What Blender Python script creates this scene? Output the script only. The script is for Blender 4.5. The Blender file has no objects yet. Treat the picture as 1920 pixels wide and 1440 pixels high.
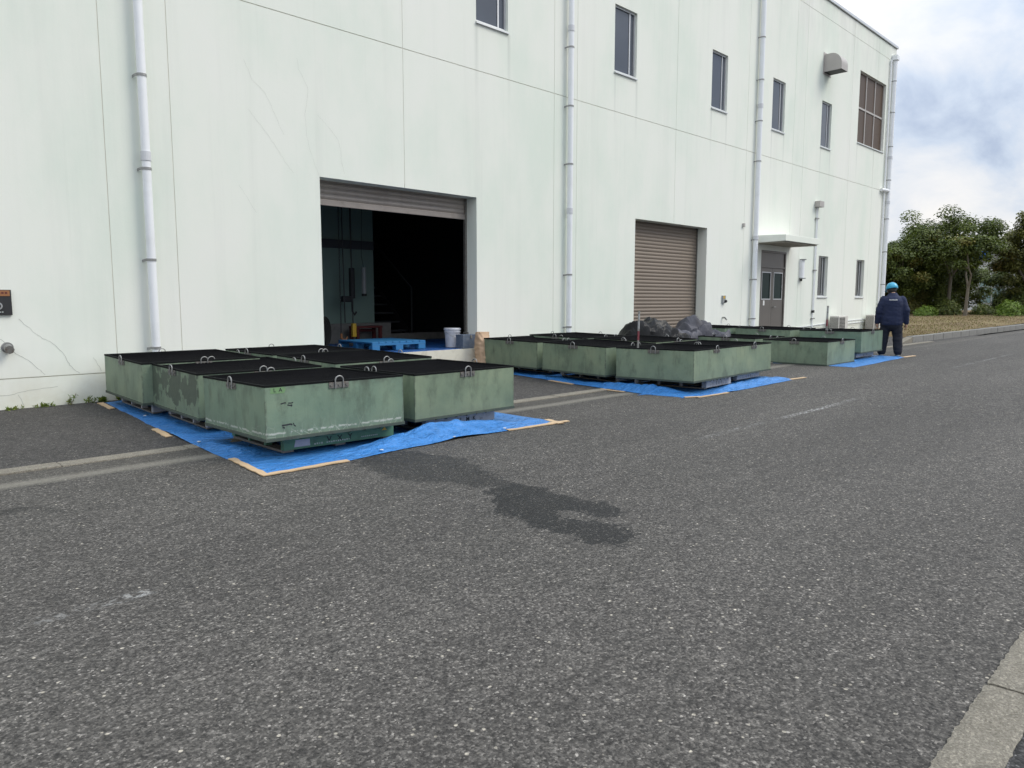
import bpy, bmesh, math, random
from mathutils import Vector, Matrix, noise
R = math.radians
random.seed(7)
S = bpy.context.scene
C = S.collection

# ------------------------------------------------------------------ camera
cam = bpy.data.cameras.new("camera"); co = bpy.data.objects.new("camera", cam); C.objects.link(co)
co.location = (0, 0, 1.32)
co.rotation_euler = (R(90 - 6.456), 0, R(-45.302))
cam.sensor_width = 36; cam.lens = 1390 / 1920 * 36
cam.clip_start = .05; cam.clip_end = 2000
S.camera = co

# ------------------------------------------------------------------ light and sky
SUN = Vector((.50, -.56, .74)).normalized()
W = bpy.data.worlds.new("World"); S.world = W; W.use_nodes = True
SKY_STRENGTH = .1
def build_world():
    nt = W.node_tree; nt.nodes.clear(); L = nt.links
    def n(t, **k):
        o = nt.nodes.new(t)
        for a, b in k.items(): setattr(o, a, b)
        return o
    def m(op, a, b=None, clamp=False):
        o = n('ShaderNodeMath', operation=op); o.use_clamp = clamp
        for i, v in enumerate((a, b)):
            if v is None: continue
            if isinstance(v, (int, float)): o.inputs[i].default_value = v
            else: L.new(v, o.inputs[i])
        return o.outputs[0]
    out = n('ShaderNodeOutputWorld'); bg = n('ShaderNodeBackground'); bg.inputs[1].default_value = SKY_STRENGTH
    sky = n('ShaderNodeTexSky', sky_type='NISHITA'); sky.sun_disc = False
    sky.sun_elevation = math.asin(SUN.z); sky.sun_rotation = math.atan2(SUN.x, SUN.y)
    tc = n('ShaderNodeTexCoord'); sp = n('ShaderNodeSeparateXYZ'); L.new(tc.outputs['Generated'], sp.inputs[0])
    z = m('MAXIMUM', sp.outputs[2], .0)
    d = m('ADD', z, .6)
    cx = n('ShaderNodeCombineXYZ'); L.new(m('DIVIDE', sp.outputs[0], d), cx.inputs[0]); L.new(m('DIVIDE', sp.outputs[1], d), cx.inputs[1])
    def ns(scale, det, rough, off, dist=0):
        mp = n('ShaderNodeMapping'); L.new(cx.outputs[0], mp.inputs[0]); mp.inputs['Location'].default_value = off
        t = n('ShaderNodeTexNoise'); L.new(mp.outputs[0], t.inputs['Vector'])
        t.inputs['Scale'].default_value = scale; t.inputs['Detail'].default_value = det; t.inputs['Roughness'].default_value = rough
        t.inputs['Distortion'].default_value = dist
        return t.outputs['Fac']
    big = ns(2.0, 3, .5, (11.7, 4.2, 4), .3); fine = ns(6.0, 8, .58, (9.3, 2.1, 3.), .35)
    v = m('ADD', m('MULTIPLY', big, .66), m('MULTIPLY', fine, .34))
    ramp = n('ShaderNodeValToRGB'); L.new(v, ramp.inputs[0]); e = ramp.color_ramp.elements
    e[0].position = .405; e[0].color = (.42, .51, .69, 1)
    e[1].position = .60; e[1].color = (1.04, 1.02, 1.0, 1)
    a = e.new(.468); a.color = (.66, .75, .89, 1)
    a = e.new(.525); a.color = (.87, .90, .95, 1)
    # overcast luminance rises from the horizon to the zenith (CIE overcast shape)
    lum = m('ADD', m('MULTIPLY', m('MULTIPLY', z, z), 1.6), .75)
    sc = n('ShaderNodeVectorMath', operation='SCALE'); L.new(ramp.outputs[0], sc.inputs[0]); L.new(m('MULTIPLY', lum, 1 / SKY_STRENGTH), sc.inputs[3])
    mx = n('ShaderNodeMix', data_type='RGBA'); mx.inputs[0].default_value = .97
    L.new(sky.outputs[0], mx.inputs[6]); L.new(sc.outputs[0], mx.inputs[7])
    L.new(mx.outputs[2], bg.inputs[0]); L.new(bg.outputs[0], out.inputs[0])
build_world()
sun = bpy.data.lights.new("sun", 'SUN'); sun.energy = 1.5; sun.angle = R(28); sun.color = (1, .945, .84)
so = bpy.data.objects.new("sun", sun); C.objects.link(so); so.rotation_euler = SUN.to_track_quat('Z', 'Y').to_euler()
S.view_settings.view_transform = 'Standard'; S.view_settings.look = 'None'
S.view_settings.exposure = 0.31; S.view_settings.gamma = 1; S.view_settings.use_curve_mapping = False
S.render.engine = 'CYCLES'

# ------------------------------------------------------------------ helpers
class MB:
    """collects shapes and links them as one mesh object"""
    def __init__(s): s.v = []; s.f = []
    def add(s, vs, fs):
        o = len(s.v); s.v += [tuple(p) for p in vs]; s.f += [tuple(i + o for i in f) for f in fs]; return s
    def box(s, x0, x1, y0, y1, z0, z1):
        vs = [(x, y, z) for z in (z0, z1) for y in (y0, y1) for x in (x0, x1)]
        return s.add(vs, [(0, 2, 3, 1), (4, 5, 7, 6), (0, 1, 5, 4), (2, 6, 7, 3), (0, 4, 6, 2), (1, 3, 7, 5)])
    def bar(s, a, b, w, h, up=(0, 0, 1)):
        a = Vector(a); b = Vector(b); d = (b - a).normalized(); u = Vector(up)
        if abs(d.dot(u)) > .98: u = Vector((0, 1, 0))
        r = d.cross(u).normalized(); u = r.cross(d)
        vs = [p + r * (i * w / 2) + u * (j * h / 2) for p in (a, b) for i, j in ((-1, -1), (1, -1), (1, 1), (-1, 1))]
        return s.add(vs, [(3, 2, 1, 0), (4, 5, 6, 7), (0, 1, 5, 4), (1, 2, 6, 5), (2, 3, 7, 6), (3, 0, 4, 7)])
    def tube(s, pts, r, n=10, cap=True):
        pts = [Vector(p) for p in pts]; rs = r if isinstance(r, (list, tuple)) else [r] * len(pts)
        vs = []; prev = None
        for i, p in enumerate(pts):
            d = (pts[min(i + 1, len(pts) - 1)] - pts[max(i - 1, 0)]).normalized()
            if prev is None:
                u = Vector((0, 0, 1)) if abs(d.z) < .9 else Vector((1, 0, 0))
                u = (u - d * u.dot(d)).normalized()
            else: u = (prev - d * prev.dot(d)).normalized()
            prev = u; w = d.cross(u)
            vs += [p + (u * math.cos(2 * math.pi * k / n) + w * math.sin(2 * math.pi * k / n)) * rs[i] for k in range(n)]
        fs = [(i * n + k, i * n + (k + 1) % n, (i + 1) * n + (k + 1) % n, (i + 1) * n + k) for i in range(len(pts) - 1) for k in range(n)]
        if cap: fs += [tuple(range(n - 1, -1, -1)), tuple((len(pts) - 1) * n + k for k in range(n))]
        return s.add(vs, fs)
    def lathe(s, prof, n=24, c=(0, 0, 0)):
        vs = [(c[0] + r * math.cos(2 * math.pi * k / n), c[1] + r * math.sin(2 * math.pi * k / n), c[2] + z) for r, z in prof for k in range(n)]
        fs = [(i * n + k, i * n + (k + 1) % n, (i + 1) * n + (k + 1) % n, (i + 1) * n + k) for i in range(len(prof) - 1) for k in range(n)]
        fs += [tuple(range(n - 1, -1, -1)), tuple((len(prof) - 1) * n + k for k in range(n))]
        return s.add(vs, fs)
    def loft(s, rings):   # closed rings [(cx,cy,z,rx,ry)]
        n = 20; vs = []
        for cx, cy, z, rx, ry in rings: vs += [(cx + rx * math.cos(2 * math.pi * k / n), cy + ry * math.sin(2 * math.pi * k / n), z) for k in range(n)]
        fs = [(i * n + k, i * n + (k + 1) % n, (i + 1) * n + (k + 1) % n, (i + 1) * n + k) for i in range(len(rings) - 1) for k in range(n)]
        fs += [tuple(range(n - 1, -1, -1)), tuple((len(rings) - 1) * n + k for k in range(n))]
        return s.add(vs, fs)
    def prism(s, pts, y0, y1):   # outline in x,z extruded along y
        n = len(pts); vs = [(x, y0, z) for x, z in pts] + [(x, y1, z) for x, z in pts]
        fs = [tuple(range(n)), tuple(range(2 * n - 1, n - 1, -1))] + [(i, i + n, (i + 1) % n + n, (i + 1) % n) for i in range(n)]
        return s.add(vs, fs)
    def mesh(s, name, mat, smooth=False, bevel=0, seg=2):
        me = bpy.data.meshes.new(name); me.from_pydata(s.v, [], s.f)
        bm = bmesh.new(); bm.from_mesh(me); bmesh.ops.recalc_face_normals(bm, faces=bm.faces)
        if bevel: bmesh.ops.bevel(bm, geom=bm.edges[:], offset=bevel, segments=seg, affect='EDGES', profile=.6, clamp_overlap=True)
        if smooth:
            for e in bm.edges:
                if len(e.link_faces) == 2 and e.calc_face_angle(0) > .75: e.smooth = False
        bm.to_mesh(me); bm.free()
        if smooth:
            for p in me.polygons: p.use_smooth = True
        me.materials.append(mat)
        return me
    def build(s, name, mat, parent=None, smooth=False, bevel=0, seg=2):
        o = bpy.data.objects.new(name, s.mesh(name, mat, smooth, bevel, seg)); C.objects.link(o)
        if parent: o.parent = parent
        return o
def ob(name, me, parent=None, loc=(0, 0, 0), rot=(0, 0, 0)):
    o = bpy.data.objects.new(name, me); C.objects.link(o); o.parent = parent; o.location = loc; o.rotation_euler = rot; return o
def tag(o, label=None, cat=None, group=None, kind=None):
    for k, v in (('label', label), ('category', cat), ('group', group), ('kind', kind)):
        if v: o[k] = v
    return o
def thing(name, label, cat, loc=(0, 0, 0), rot=(0, 0, 0), group=None):
    o = bpy.data.objects.new(name, None); C.objects.link(o); o.location = loc; o.rotation_euler = rot; o.empty_display_size = .1
    return tag(o, label, cat, group)
def copy_tree(o, parent=None):
    c = o.copy(); C.objects.link(c); c.parent = parent
    for ch in list(o.children): copy_tree(ch, c)
    return c
def struct(o): o['kind'] = 'structure'; return o
def ss(a, b, x):
    t = min(max((x - a) / (b - a), 0), 1); return t * t * (3 - 2 * t)
def zg(x, y):
    """height of the paved ground: the apron climbs to the wall, the road lifts a little farther on"""
    return .085 * ss(9, 14, x) + .085 * min(max((y - 6.8) / 3.1, 0), 1)
def fn(x, y, z=0, s=1): return noise.noise(Vector((x * s, y * s, z * s)))
def text_mesh(name, txt, size, mat, parent, loc, rot, ext=.0008, bold=0):
    cu = bpy.data.curves.new(name, 'FONT'); cu.body = txt; cu.size = size; cu.extrude = ext; cu.align_x = 'CENTER'; cu.align_y = 'CENTER'; cu.offset = bold; cu.space_character = 1.25
    t = bpy.data.objects.new(name + '_tmp', cu); C.objects.link(t)
    dg = bpy.context.evaluated_depsgraph_get(); me = bpy.data.meshes.new_from_object(t.evaluated_get(dg)); me.name = name
    bpy.data.objects.remove(t); bpy.data.curves.remove(cu)
    me.materials.clear(); me.materials.append(mat)
    return ob(name, me, parent, loc, rot)

# ------------------------------------------------------------------ materials
class NT:
    def __init__(s, name):
        s.m = bpy.data.materials.new(name); s.m.use_nodes = True; s.t = s.m.node_tree; s.L = s.t.links
        s.b = s.t.nodes['Principled BSDF']; s._geo = None; s._tc = None
    def n(s, t, **k):
        o = s.t.nodes.new(t)
        for a, b in k.items(): setattr(o, a, b)
        return o
    def set(s, sock, v):
        if v is None: return
        if isinstance(v, bpy.types.NodeSocket): s.L.new(v, sock)
        else: sock.default_value = v
    def pos(s):
        if not s._geo: s._geo = s.n('ShaderNodeNewGeometry')
        return s._geo.outputs['Position']
    def obj(s):
        if not s._tc: s._tc = s.n('ShaderNodeTexCoord')
        return s._tc.outputs['Object']
    def math(s, op, a, b=None, c=None, clamp=False):
        o = s.n('ShaderNodeMath', operation=op); o.use_clamp = clamp
        for i, v in enumerate((a, b, c)): s.set(o.inputs[i], v)
        return o.outputs[0]
    def vec(s, v, scale=(1, 1, 1), off=None):
        o = s.n('ShaderNodeMapping'); s.L.new(v, o.inputs[0]); o.inputs['Scale'].default_value = scale
        if off is not None: s.set(o.inputs['Location'], off)
        return o.outputs[0]
    def noise(s, v, scale, det=4, rough=.55, dist=0):
        o = s.n('ShaderNodeTexNoise'); s.L.new(v, o.inputs['Vector'])
        o.inputs['Scale'].default_value = scale; o.inputs['Detail'].default_value = det; o.inputs['Roughness'].default_value = rough; o.inputs['Distortion'].default_value = dist
        return o.outputs['Fac']
    def voro(s, v, scale, feat='F1'):
        o = s.n('ShaderNodeTexVoronoi'); o.feature = feat; s.L.new(v, o.inputs['Vector']); o.inputs['Scale'].default_value = scale
        return o
    def ramp(s, f, stops, interp='LINEAR'):
        o = s.n('ShaderNodeValToRGB'); s.set(o.inputs[0], f); cr = o.color_ramp; cr.interpolation = interp
        while len(cr.elements) < len(stops): cr.elements.new(.5)
        for e, (p, c) in zip(cr.elements, stops):
            e.position = p; e.color = (c, c, c, 1) if isinstance(c, (int, float)) else (*c, 1)
        return o.outputs[0]
    def mix(s, f, a, b, mode='MIX'):
        o = s.n('ShaderNodeMix', data_type='RGBA', blend_type=mode); s.set(o.inputs[0], f)
        for i, v in ((6, a), (7, b)):
            if isinstance(v, tuple): v = (*v, 1) if len(v) == 3 else v
            s.set(o.inputs[i], v)
        return o.outputs[2]
    def sep(s, v):
        o = s.n('ShaderNodeSeparateXYZ'); s.L.new(v, o.inputs[0]); return o.outputs
    def attr(s, name, out='Fac'):
        o = s.n('ShaderNodeAttribute'); o.attribute_name = name; return o.outputs[out]
    def rand(s):
        return s.n('ShaderNodeObjectInfo').outputs['Random']
    def bump(s, h, strength=.3, dist=.01):
        o = s.n('ShaderNodeBump'); o.inputs['Strength'].default_value = strength; o.inputs['Distance'].default_value = dist
        s.set(o.inputs['Height'], h); s.L.new(o.outputs[0], s.b.inputs['Normal'])
    def out(s, col=None, rough=None, metal=None, spec=None):
        if isinstance(col, tuple) and len(col) == 3: col = (*col, 1)
        s.set(s.b.inputs['Base Color'], col); s.set(s.b.inputs['Roughness'], rough); s.set(s.b.inputs['Metallic'], metal)
        s.set(s.b.inputs['Specular IOR Level'], spec); return s.m
def simple(name, col, rough=.6, metal=0, var=.18, scale=6, bump=.08, bscale=70, grime=None, spec=None):
    t = NT(name); p = t.obj()
    f = t.noise(p, scale, 5, .6)
    c = t.mix(f, tuple(x * (1 - var) for x in col), tuple(min(x * (1 + var), 1) for x in col))
    if grime: c = t.mix(t.math('MULTIPLY', t.ramp(t.noise(p, scale * 1.7, 6, .65), [(.5, 0.), (.68, 1.)]), grime[0]), c, grime[1])
    if bump: t.bump(t.noise(p, bscale, 3, .6), bump, .004)
    return t.out(c, t.math('MULTIPLY_ADD', f, .2, rough - .1), metal, spec)

def asphalt(name, stops, scale, tone, road=False, big=.25):
    t = NT(name); p = t.pos(); x, y, z = t.sep(p)[:3]
    v = t.voro(p, scale); cell = t.sep(v.outputs['Color'])[0]
    v2 = t.voro(p, scale * .43); cell2 = t.sep(v2.outputs['Color'])[1]
    stone = t.ramp(cell, stops)
    # a few larger pale stones
    c = t.mix(t.ramp(cell2, [(.978, 0.), (.983, 1.)]), stone, t.mix(t.ramp(v2.outputs['Distance'], [(.25, 1.), (.42, 0.)]), stone, (.26, .255, .235)))
    c = t.mix(1., c, tone, 'MULTIPLY')
    g = t.noise(p, 420, 2, .6); c = t.mix(.45, c, t.ramp(g, [(.3, .5), (.7, 1.5)]), 'MULTIPLY')
    lg = t.noise(t.vec(p, (.22, 1, 1)), .6, 6, .62); c = t.mix(1., c, t.ramp(lg, [(.3, 1 - big), (.7, 1 + big)]), 'MULTIPLY')
    md = t.noise(p, 5, 4, .65); c = t.mix(1., c, t.ramp(md, [(.3, .86), (.7, 1.14)]), 'MULTIPLY')
    c = t.mix(1., c, t.ramp(t.noise(p, 40, 3, .75), [(.34, .52), (.66, 1.52)]), 'MULTIPLY')
    c = t.mix(1., c, t.ramp(t.noise(t.vec(p, (.7, 1, 1)), 13, 4, .7), [(.32, .78), (.68, 1.24)]), 'MULTIPLY')
    rough = t.math('MULTIPLY_ADD', md, .2, .72)
    if road:
        # dust lying along the gutter
        gy = t.math('ADD', y, t.math('MULTIPLY', t.math('SUBTRACT', t.noise(p, .8, 3), .5), .10))
        def band(c0, w): return t.math('SUBTRACT', 1., t.math('DIVIDE', t.math('ABSOLUTE', t.math('SUBTRACT', gy, c0)), w), clamp=True)
        c = t.mix(t.math('MULTIPLY', t.math('MULTIPLY', t.ramp(band(6.21, .14), [(.0, 0.), (.75, 1.)]), t.attr('dust')), t.ramp(t.noise(p, 30, 4), [(.25, .4), (.6, .8)])), c, (.215, .20, .165))
        c = t.mix(t.math('MULTIPLY', t.ramp(band(6.47, .22), [(.0, 0.), (.6, 1.)]), .34), c, (.075, .068, .055))
        # worn white lane marks, nearly gone
        ln = t.math('SUBTRACT', 1., t.math('DIVIDE', t.math('ABSOLUTE', t.math('SUBTRACT', y, t.attr('mark_y'))), .058), clamp=True)
        wear = t.math('MULTIPLY', t.ramp(t.noise(p, 26, 5, .7), [(.50, 0.), (.58, 1.)]), t.ramp(t.noise(p, 1.6, 3, .6), [(.38, .1), (.58, 1.)]))
        c = t.mix(t.math('MULTIPLY', t.math('MULTIPLY', t.ramp(ln, [(.05, 0.), (.4, .8)]), wear), t.attr('mark')), c, (.55, .55, .53))
        # water and oil soaking into the surface
        edge = t.math('ADD', t.attr('wet'), t.math('ADD', t.math('MULTIPLY', t.math('SUBTRACT', t.noise(p, 6, 5, .7), .5), 2.0), t.math('MULTIPLY', t.math('SUBTRACT', t.noise(p, 32, 4, .75), .5), 1.7)))
        w = t.math('MULTIPLY', t.ramp(edge, [(.475, 0.), (.515, 1.)]), t.math('MULTIPLY', t.attr('wetness'), t.math('MULTIPLY', t.ramp(t.noise(p, 4.5, 4, .65), [(.3, .85), (.6, 1.)]), t.ramp(cell, [(.86, 1.), (.95, .7)]))))
        c = t.mix(w, c, t.mix(1., c, (.13, .135, .14), 'MULTIPLY'))
        rough = t.math('SUBTRACT', rough, t.math('MULTIPLY', w, .18))
    h = t.math('ADD', t.math('MULTIPLY', t.math('SUBTRACT', 1., v.outputs['Distance']), .8), t.math('MULTIPLY', g, .4))
    t.bump(h, .75, .006)
    return t.out(c, rough, 0, .35)
ST = [(0, .024), (.4, .044), (.72, .062), (.92, .088), (.985, .13), (1., .22)]
M = {}
M['road'] = asphalt('road_asphalt', ST, 122, (1.33, 1.23, 1.09), True)
M['apron'] = asphalt('apron_asphalt', [(0, .030), (.5, .046), (.85, .064), (.97, .10), (1., .2)], 160, (1.10, 1.02, .94), False, .16)
M['verge'] = asphalt('verge_asphalt', [(0, .02), (.5, .045), (.85, .07), (1., .18)], 110, (1.0, .97, .95))

def wall_mat():
    t = NT('wall_paint'); p = t.pos(); x, y, z = t.sep(p)[:3]
    big = t.noise(t.vec(p, (1, 1, .55)), .55, 5, .62)
    c = t.ramp(big, [(.32, (.705, .760, .675)), (.5, (.775, .796, .722)), (.68, (.800, .805, .744))])
    st = t.noise(t.vec(p, (2.6, 1, .10)), 1.0, 6, .68); c = t.mix(t.math('MULTIPLY', t.ramp(st, [(.52, 0.), (.74, 1.)]), .15), c, (.50, .515, .47))
    st2 = t.noise(t.vec(p, (9, 1, .16)), 1.0, 5, .7); c = t.mix(t.math('MULTIPLY', t.ramp(st2, [(.60, 0.), (.78, 1.)]), .14), c, (.46, .47, .42))
    # run marks below the upper sills and weather below the coping
    run = None
    for xi, z0 in ((9.14, 6.08), (9.93, 6.08), (13.1, 6.08), (13.88, 6.08), (17.05, 6.08), (17.8, 6.08), (20.35, 6.05), (21.1, 6.05), (23.7, 6.05), (24.43, 6.05), (26.65, 6.6), (28.2, 6.6), (24.7, 1.4), (27.9, 1.4), (22.7, 1.95)):
        gx = t.math('SUBTRACT', 1., t.math('DIVIDE', t.math('ABSOLUTE', t.math('SUBTRACT', t.math('ADD', x, t.math('MULTIPLY', t.math('SUBTRACT', st, .5), .12)), xi)), .055), clamp=True)
        fz = t.math('MULTIPLY', t.math('LESS_THAN', z, z0), t.math('SUBTRACT', 1., t.math('DIVIDE', t.math('SUBTRACT', z0, z), 1.3), clamp=True))
        g = t.math('MULTIPLY', gx, fz); run = g if run is None else t.math('MAXIMUM', run, g)
    c = t.mix(t.math('MULTIPLY', run, .42), c, (.42, .45, .41))
    top = t.math('MULTIPLY', t.ramp(z, [(0, 0.), (1, 1.)]), 1.)
    tz = t.math('SUBTRACT', 1., t.math('DIVIDE', t.math('SUBTRACT', 10.5, z), 2.2), clamp=True)
    c = t.mix(t.math('MULTIPLY', t.math('MULTIPLY', tz, t.ramp(t.noise(t.vec(p, (1.6, 1, .35)), 1.3, 5, .7), [(.42, 0.), (.7, 1.)])), .4), c, (.46, .47, .44))
    # algae and splash at the foot of the wall
    lz = t.math('SUBTRACT', 1., t.math('DIVIDE', z, .62), clamp=True)
    c = t.mix(t.math('MULTIPLY', t.math('MULTIPLY', lz, t.ramp(t.noise(p, 3, 5, .7), [(.35, .15), (.7, 1.)])), .75), c, (.56, .53, .40))
    rr = t.noise(t.vec(p, (1, 1, 2.2)), 55, 4, .65); r2 = t.noise(p, 14, 4, .6)
    t.bump(t.math('ADD', t.math('MULTIPLY', rr, .7), t.math('MULTIPLY', r2, .6)), .22, .006)
    return t.out(c, .78, 0, .3)
M['wall'] = wall_mat()
M['reveal'] = simple('plinth_concrete', (.66, .635, .54), .85, 0, .12, 3, .25, 40, (.8, (.44, .41, .32)))
M['soffit'] = simple('shaded_stained_soffit', (.34, .315, .26), .9, 0, .2, 2, .1, 30, (.6, (.22, .195, .15)))  # brown stain, with the shade under the canopy painted into the colour
M['joint'] = simple('joint_sealant', (.60, .58, .50), .85, 0, .3, 2)
M['crack'] = simple('crack_line', (.47, .48, .43), .9, 0, .25, 3)
def concrete_mat():
    t = NT('kerb_concrete'); p = t.pos(); g = t.noise(p, 190, 4, .8); v = t.voro(p, 150); cell = t.sep(v.outputs['Color'])[0]; b = t.noise(p, 6, 6, .7)
    c = t.mix(b, (.175, .158, .126), (.285, .262, .215)); c = t.mix(1., c, t.ramp(g, [(.3, .62), (.7, 1.36)]), 'MULTIPLY'); c = t.mix(1., c, t.ramp(cell, [(0, .72), (.8, 1.08), (1., 1.4)]), 'MULTIPLY')
    d = t.ramp(t.noise(p, 11, 6, .75), [(.56, 0.), (.68, 1.)]); c = t.mix(t.math('MULTIPLY', d, .55), c, (.105, .098, .08))
    t.bump(t.math('ADD', g, t.math('MULTIPLY', b, .8)), .8, .006); return t.out(c, .93, 0, .2)
M['concrete'] = concrete_mat()
M['concrete_grey'] = simple('kerb_concrete_grey', (.20, .195, .18), .9, 0, .22, 4, .5, 120, (.7, (.13, .13, .12)))
M['alu'] = simple('aluminium', (.62, .63, .64), .42, .55, .1, 4, .03)
M['white_plastic'] = simple('downpipe_plastic', (.80, .815, .83), .5, 0, .04, 2.5, .03, 40, (.25, (.62, .63, .61)))
M['socket'] = simple('socket_plastic', (.60, .61, .63), .5, 0, .05, 3, .02)
M['band'] = simple('band_metal', (.32, .32, .31), .5, .5, .3, 30, .1)
M['galv'] = simple('galvanised_steel', (.29, .29, .28), .5, .6, .25, 25, .1)
M['steel'] = simple('worn_steel', (.20, .195, .18), .55, .6, .35, 20, .15, 60, (.7, (.13, .085, .06)))
M['shutter'] = simple('shutter_steel', (.215, .174, .138), .5, .2, .12, 2.0, .04, 40, (.5, (.20, .165, .13)))
M['shutter_grey'] = simple('shutter_bar', (.34, .30, .27), .45, .3, .15, 3, .04, 40, (.5, (.22, .19, .165)))
M['dark'] = simple('dark_iron', (.02, .02, .022), .6, 0, .3, 12)
def glass(name, col, rough=.06, spec=.6):
    t = NT(name); p = t.pos(); f = t.noise(p, .9, 3); t.bump(t.noise(p, 1.3, 2), .03, .02)
    return t.out(t.mix(f, tuple(c * .75 for c in col), tuple(c * 1.25 for c in col)), rough, 0, spec)
M['glass'] = glass('window_glass', (.075, .085, .105))
M['glass_dark'] = glass('dark_window_glass', (.018, .022, .022))
M['glass_brown'] = glass('louvre_panel', (.090, .060, .040), .4, .2)
M['glass_green'] = glass('door_glass', (.014, .028, .026), .3, .12)
M['door'] = simple('stainless_door', (.17, .155, .14), .42, .5, .15, 1.5, .03, 20, (.4, (.15, .135, .12)))
M['beige_metal'] = simple('vent_metal', (.42, .395, .37), .5, 0, .12, 4, .03)
M['ac'] = simple('condenser_casing', (.62, .60, .55), .5, 0, .1, 5, .03, 40, (.4, (.42, .39, .33)))
M['slat_dark'] = simple('condenser_fins', (.05, .049, .047), .6, .2, .3, 12)

def tank_mat(name, patch=False, chips=False, dull=0.):
    t = NT(name); p = t.obj(); rn = t.rand()
    off = t.n('ShaderNodeCombineXYZ')
    for i, k in enumerate((31., 17., 53.)): t.set(off.inputs[i], t.math('MULTIPLY', rn, k))
    va = t.n('ShaderNodeVectorMath', operation='ADD'); t.L.new(p, va.inputs[0]); t.L.new(off.outputs[0], va.inputs[1]); q = va.outputs[0]
    px, py, pz = t.sep(p)[:3]
    f = t.noise(q, 2.2, 5, .6)
    c = t.ramp(f, [(.3, (.142, .200, .146)), (.5, (.190, .252, .178)), (.7, (.230, .286, .196))])
    hue = t.ramp(rn, [(0., (.86, .94, .96)), (.35, (1.0, 1.0, 1.0)), (.7, (1.04, 1.0, .94)), (1., (.80, .88, .90))]); c = t.mix(1., c, hue, 'MULTIPLY')
    sm = t.ramp(t.noise(t.vec(q, (1, 1, .45)), 6, 6, .68), [(.50, 0.), (.72, 1.)]); c = t.mix(t.math('MULTIPLY', sm, .68), c, (.070, .090, .066))
    st = t.ramp(t.noise(t.vec(q, (14, 14, .9)), 1., 5, .7), [(.55, 0.), (.8, 1.)]); c = t.mix(t.math('MULTIPLY', st, .5), c, (.095, .118, .088))
    spk = t.ramp(t.noise(q, 34, 3, .7), [(.71, 0.), (.76, 1.)]); c = t.mix(t.math('MULTIPLY', spk, .8), c, (.03, .035, .028))
    low = t.math('SUBTRACT', 1., t.math('DIVIDE', pz, .20), clamp=True)
    c = t.mix(t.math('MULTIPLY', t.math('MULTIPLY', low, t.ramp(t.noise(q, 7, 5, .7), [(.35, .2), (.65, 1.)])), .45), c, (.105, .13, .105))
    up = t.math('MULTIPLY', t.ramp(pz, [(.37, 0.), (.44, 1.)]), t.ramp(t.noise(q, 12, 5, .7), [(.48, 0.), (.62, 1.)])); c = t.mix(t.math('MULTIPLY', up, .7), c, (.075, .085, .07))
    sc = t.ramp(t.voro(t.vec(q, (2, 2, 3)), 5, 'DISTANCE_TO_EDGE').outputs['Distance'], [(.0, 1.), (.012, 0.)])
    c = t.mix(t.math('MULTIPLY', t.math('MULTIPLY', sc, t.ramp(t.noise(q, 3, 3), [(.55, 0.), (.62, 1.)])), .5), c, (.06, .07, .055))
    def corner(v, half): return t.ramp(t.math('SUBTRACT', half, t.math('ABSOLUTE', v)), [(.0, 1.), (.022, 0.)])
    seam = t.math('MULTIPLY', t.math('MULTIPLY', corner(px, .668), corner(py, .643)), t.ramp(t.noise(q, 16, 4, .7), [(.40, 0.), (.6, 1.)]))
    c = t.mix(t.math('MULTIPLY', seam, .7), c, (.06, .07, .052))
    lug = t.math('MULTIPLY', t.ramp(t.math('MINIMUM', t.math('ABSOLUTE', px), t.math('ABSOLUTE', py)), [(.06, 1.), (.17, 0.)]), t.math('MULTIPLY', t.ramp(pz, [(.22, 0.), (.40, 1.)]), t.ramp(t.noise(t.vec(q, (12, 12, 1.2)), 1., 4, .7), [(.42, 0.), (.62, 1.)])))
    c = t.mix(t.math('MULTIPLY', lug, .55), c, (.075, .08, .055))
    if chips:
        zb = t.math('ADD', pz, t.math('MULTIPLY', t.math('SUBTRACT', t.noise(p, 9, 5, .7), .5), .05))
        ch = t.math('MULTIPLY', t.ramp(t.math('ABSOLUTE', t.math('SUBTRACT', zb, .045)), [(.0, 1.), (.012, 0.)]), t.ramp(t.noise(p, 17, 4), [(.42, 0.), (.5, 1.)]))
        c = t.mix(t.math('MULTIPLY', ch, .85), c, (.50, .52, .47))
        sq = t.ramp(t.voro(t.vec(p, (1.6, 1.6, .8)), 7, 'DISTANCE_TO_EDGE').outputs['Distance'], [(0., 1.), (.02, 0.)])
        c = t.mix(t.math('MULTIPLY', t.math('MULTIPLY', sq, t.math('SUBTRACT', 1., t.math('DIVIDE', pz, .14), clamp=True)), .75), c, (.44, .47, .41))
    if patch:   # paint worn through to the dark primer on one side
        zb = t.math('SUBTRACT', t.noise(t.vec(p, (1, 1, .8), (0, .37, 0)), 4.6, 5, .6), t.math('MULTIPLY', t.math('ABSOLUTE', t.math('SUBTRACT', pz, .27)), .8))
        b = t.ramp(zb, [(.385, 0.), (.405, 1.)])
        side = t.math('LESS_THAN', px, -.655)
        c = t.mix(t.math('MULTIPLY', t.math('MULTIPLY', b, side), .86), c, t.mix(t.noise(p, 20, 4), (.045, .062, .048), (.085, .105, .08)))
    t.bump(t.math('ADD', t.noise(q, 2.6, 3), t.math('MULTIPLY', t.noise(q, 45, 3), .12)), .35, .02)
    return t.out(c, t.math('MULTIPLY_ADD', f, .25, .45), 0, .4)
M['tank'] = tank_mat('tank_paint'); M['tank_patch'] = tank_mat('tank_paint_worn', patch=True); M['tank_chip'] = tank_mat('tank_paint_chipped', chips=True)
M['tank_edge'] = simple('tank_base_paint', (.055, .075, .058), .65, 0, .35, 8, .15, 50, (.6, (.035, .035, .03)))
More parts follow.
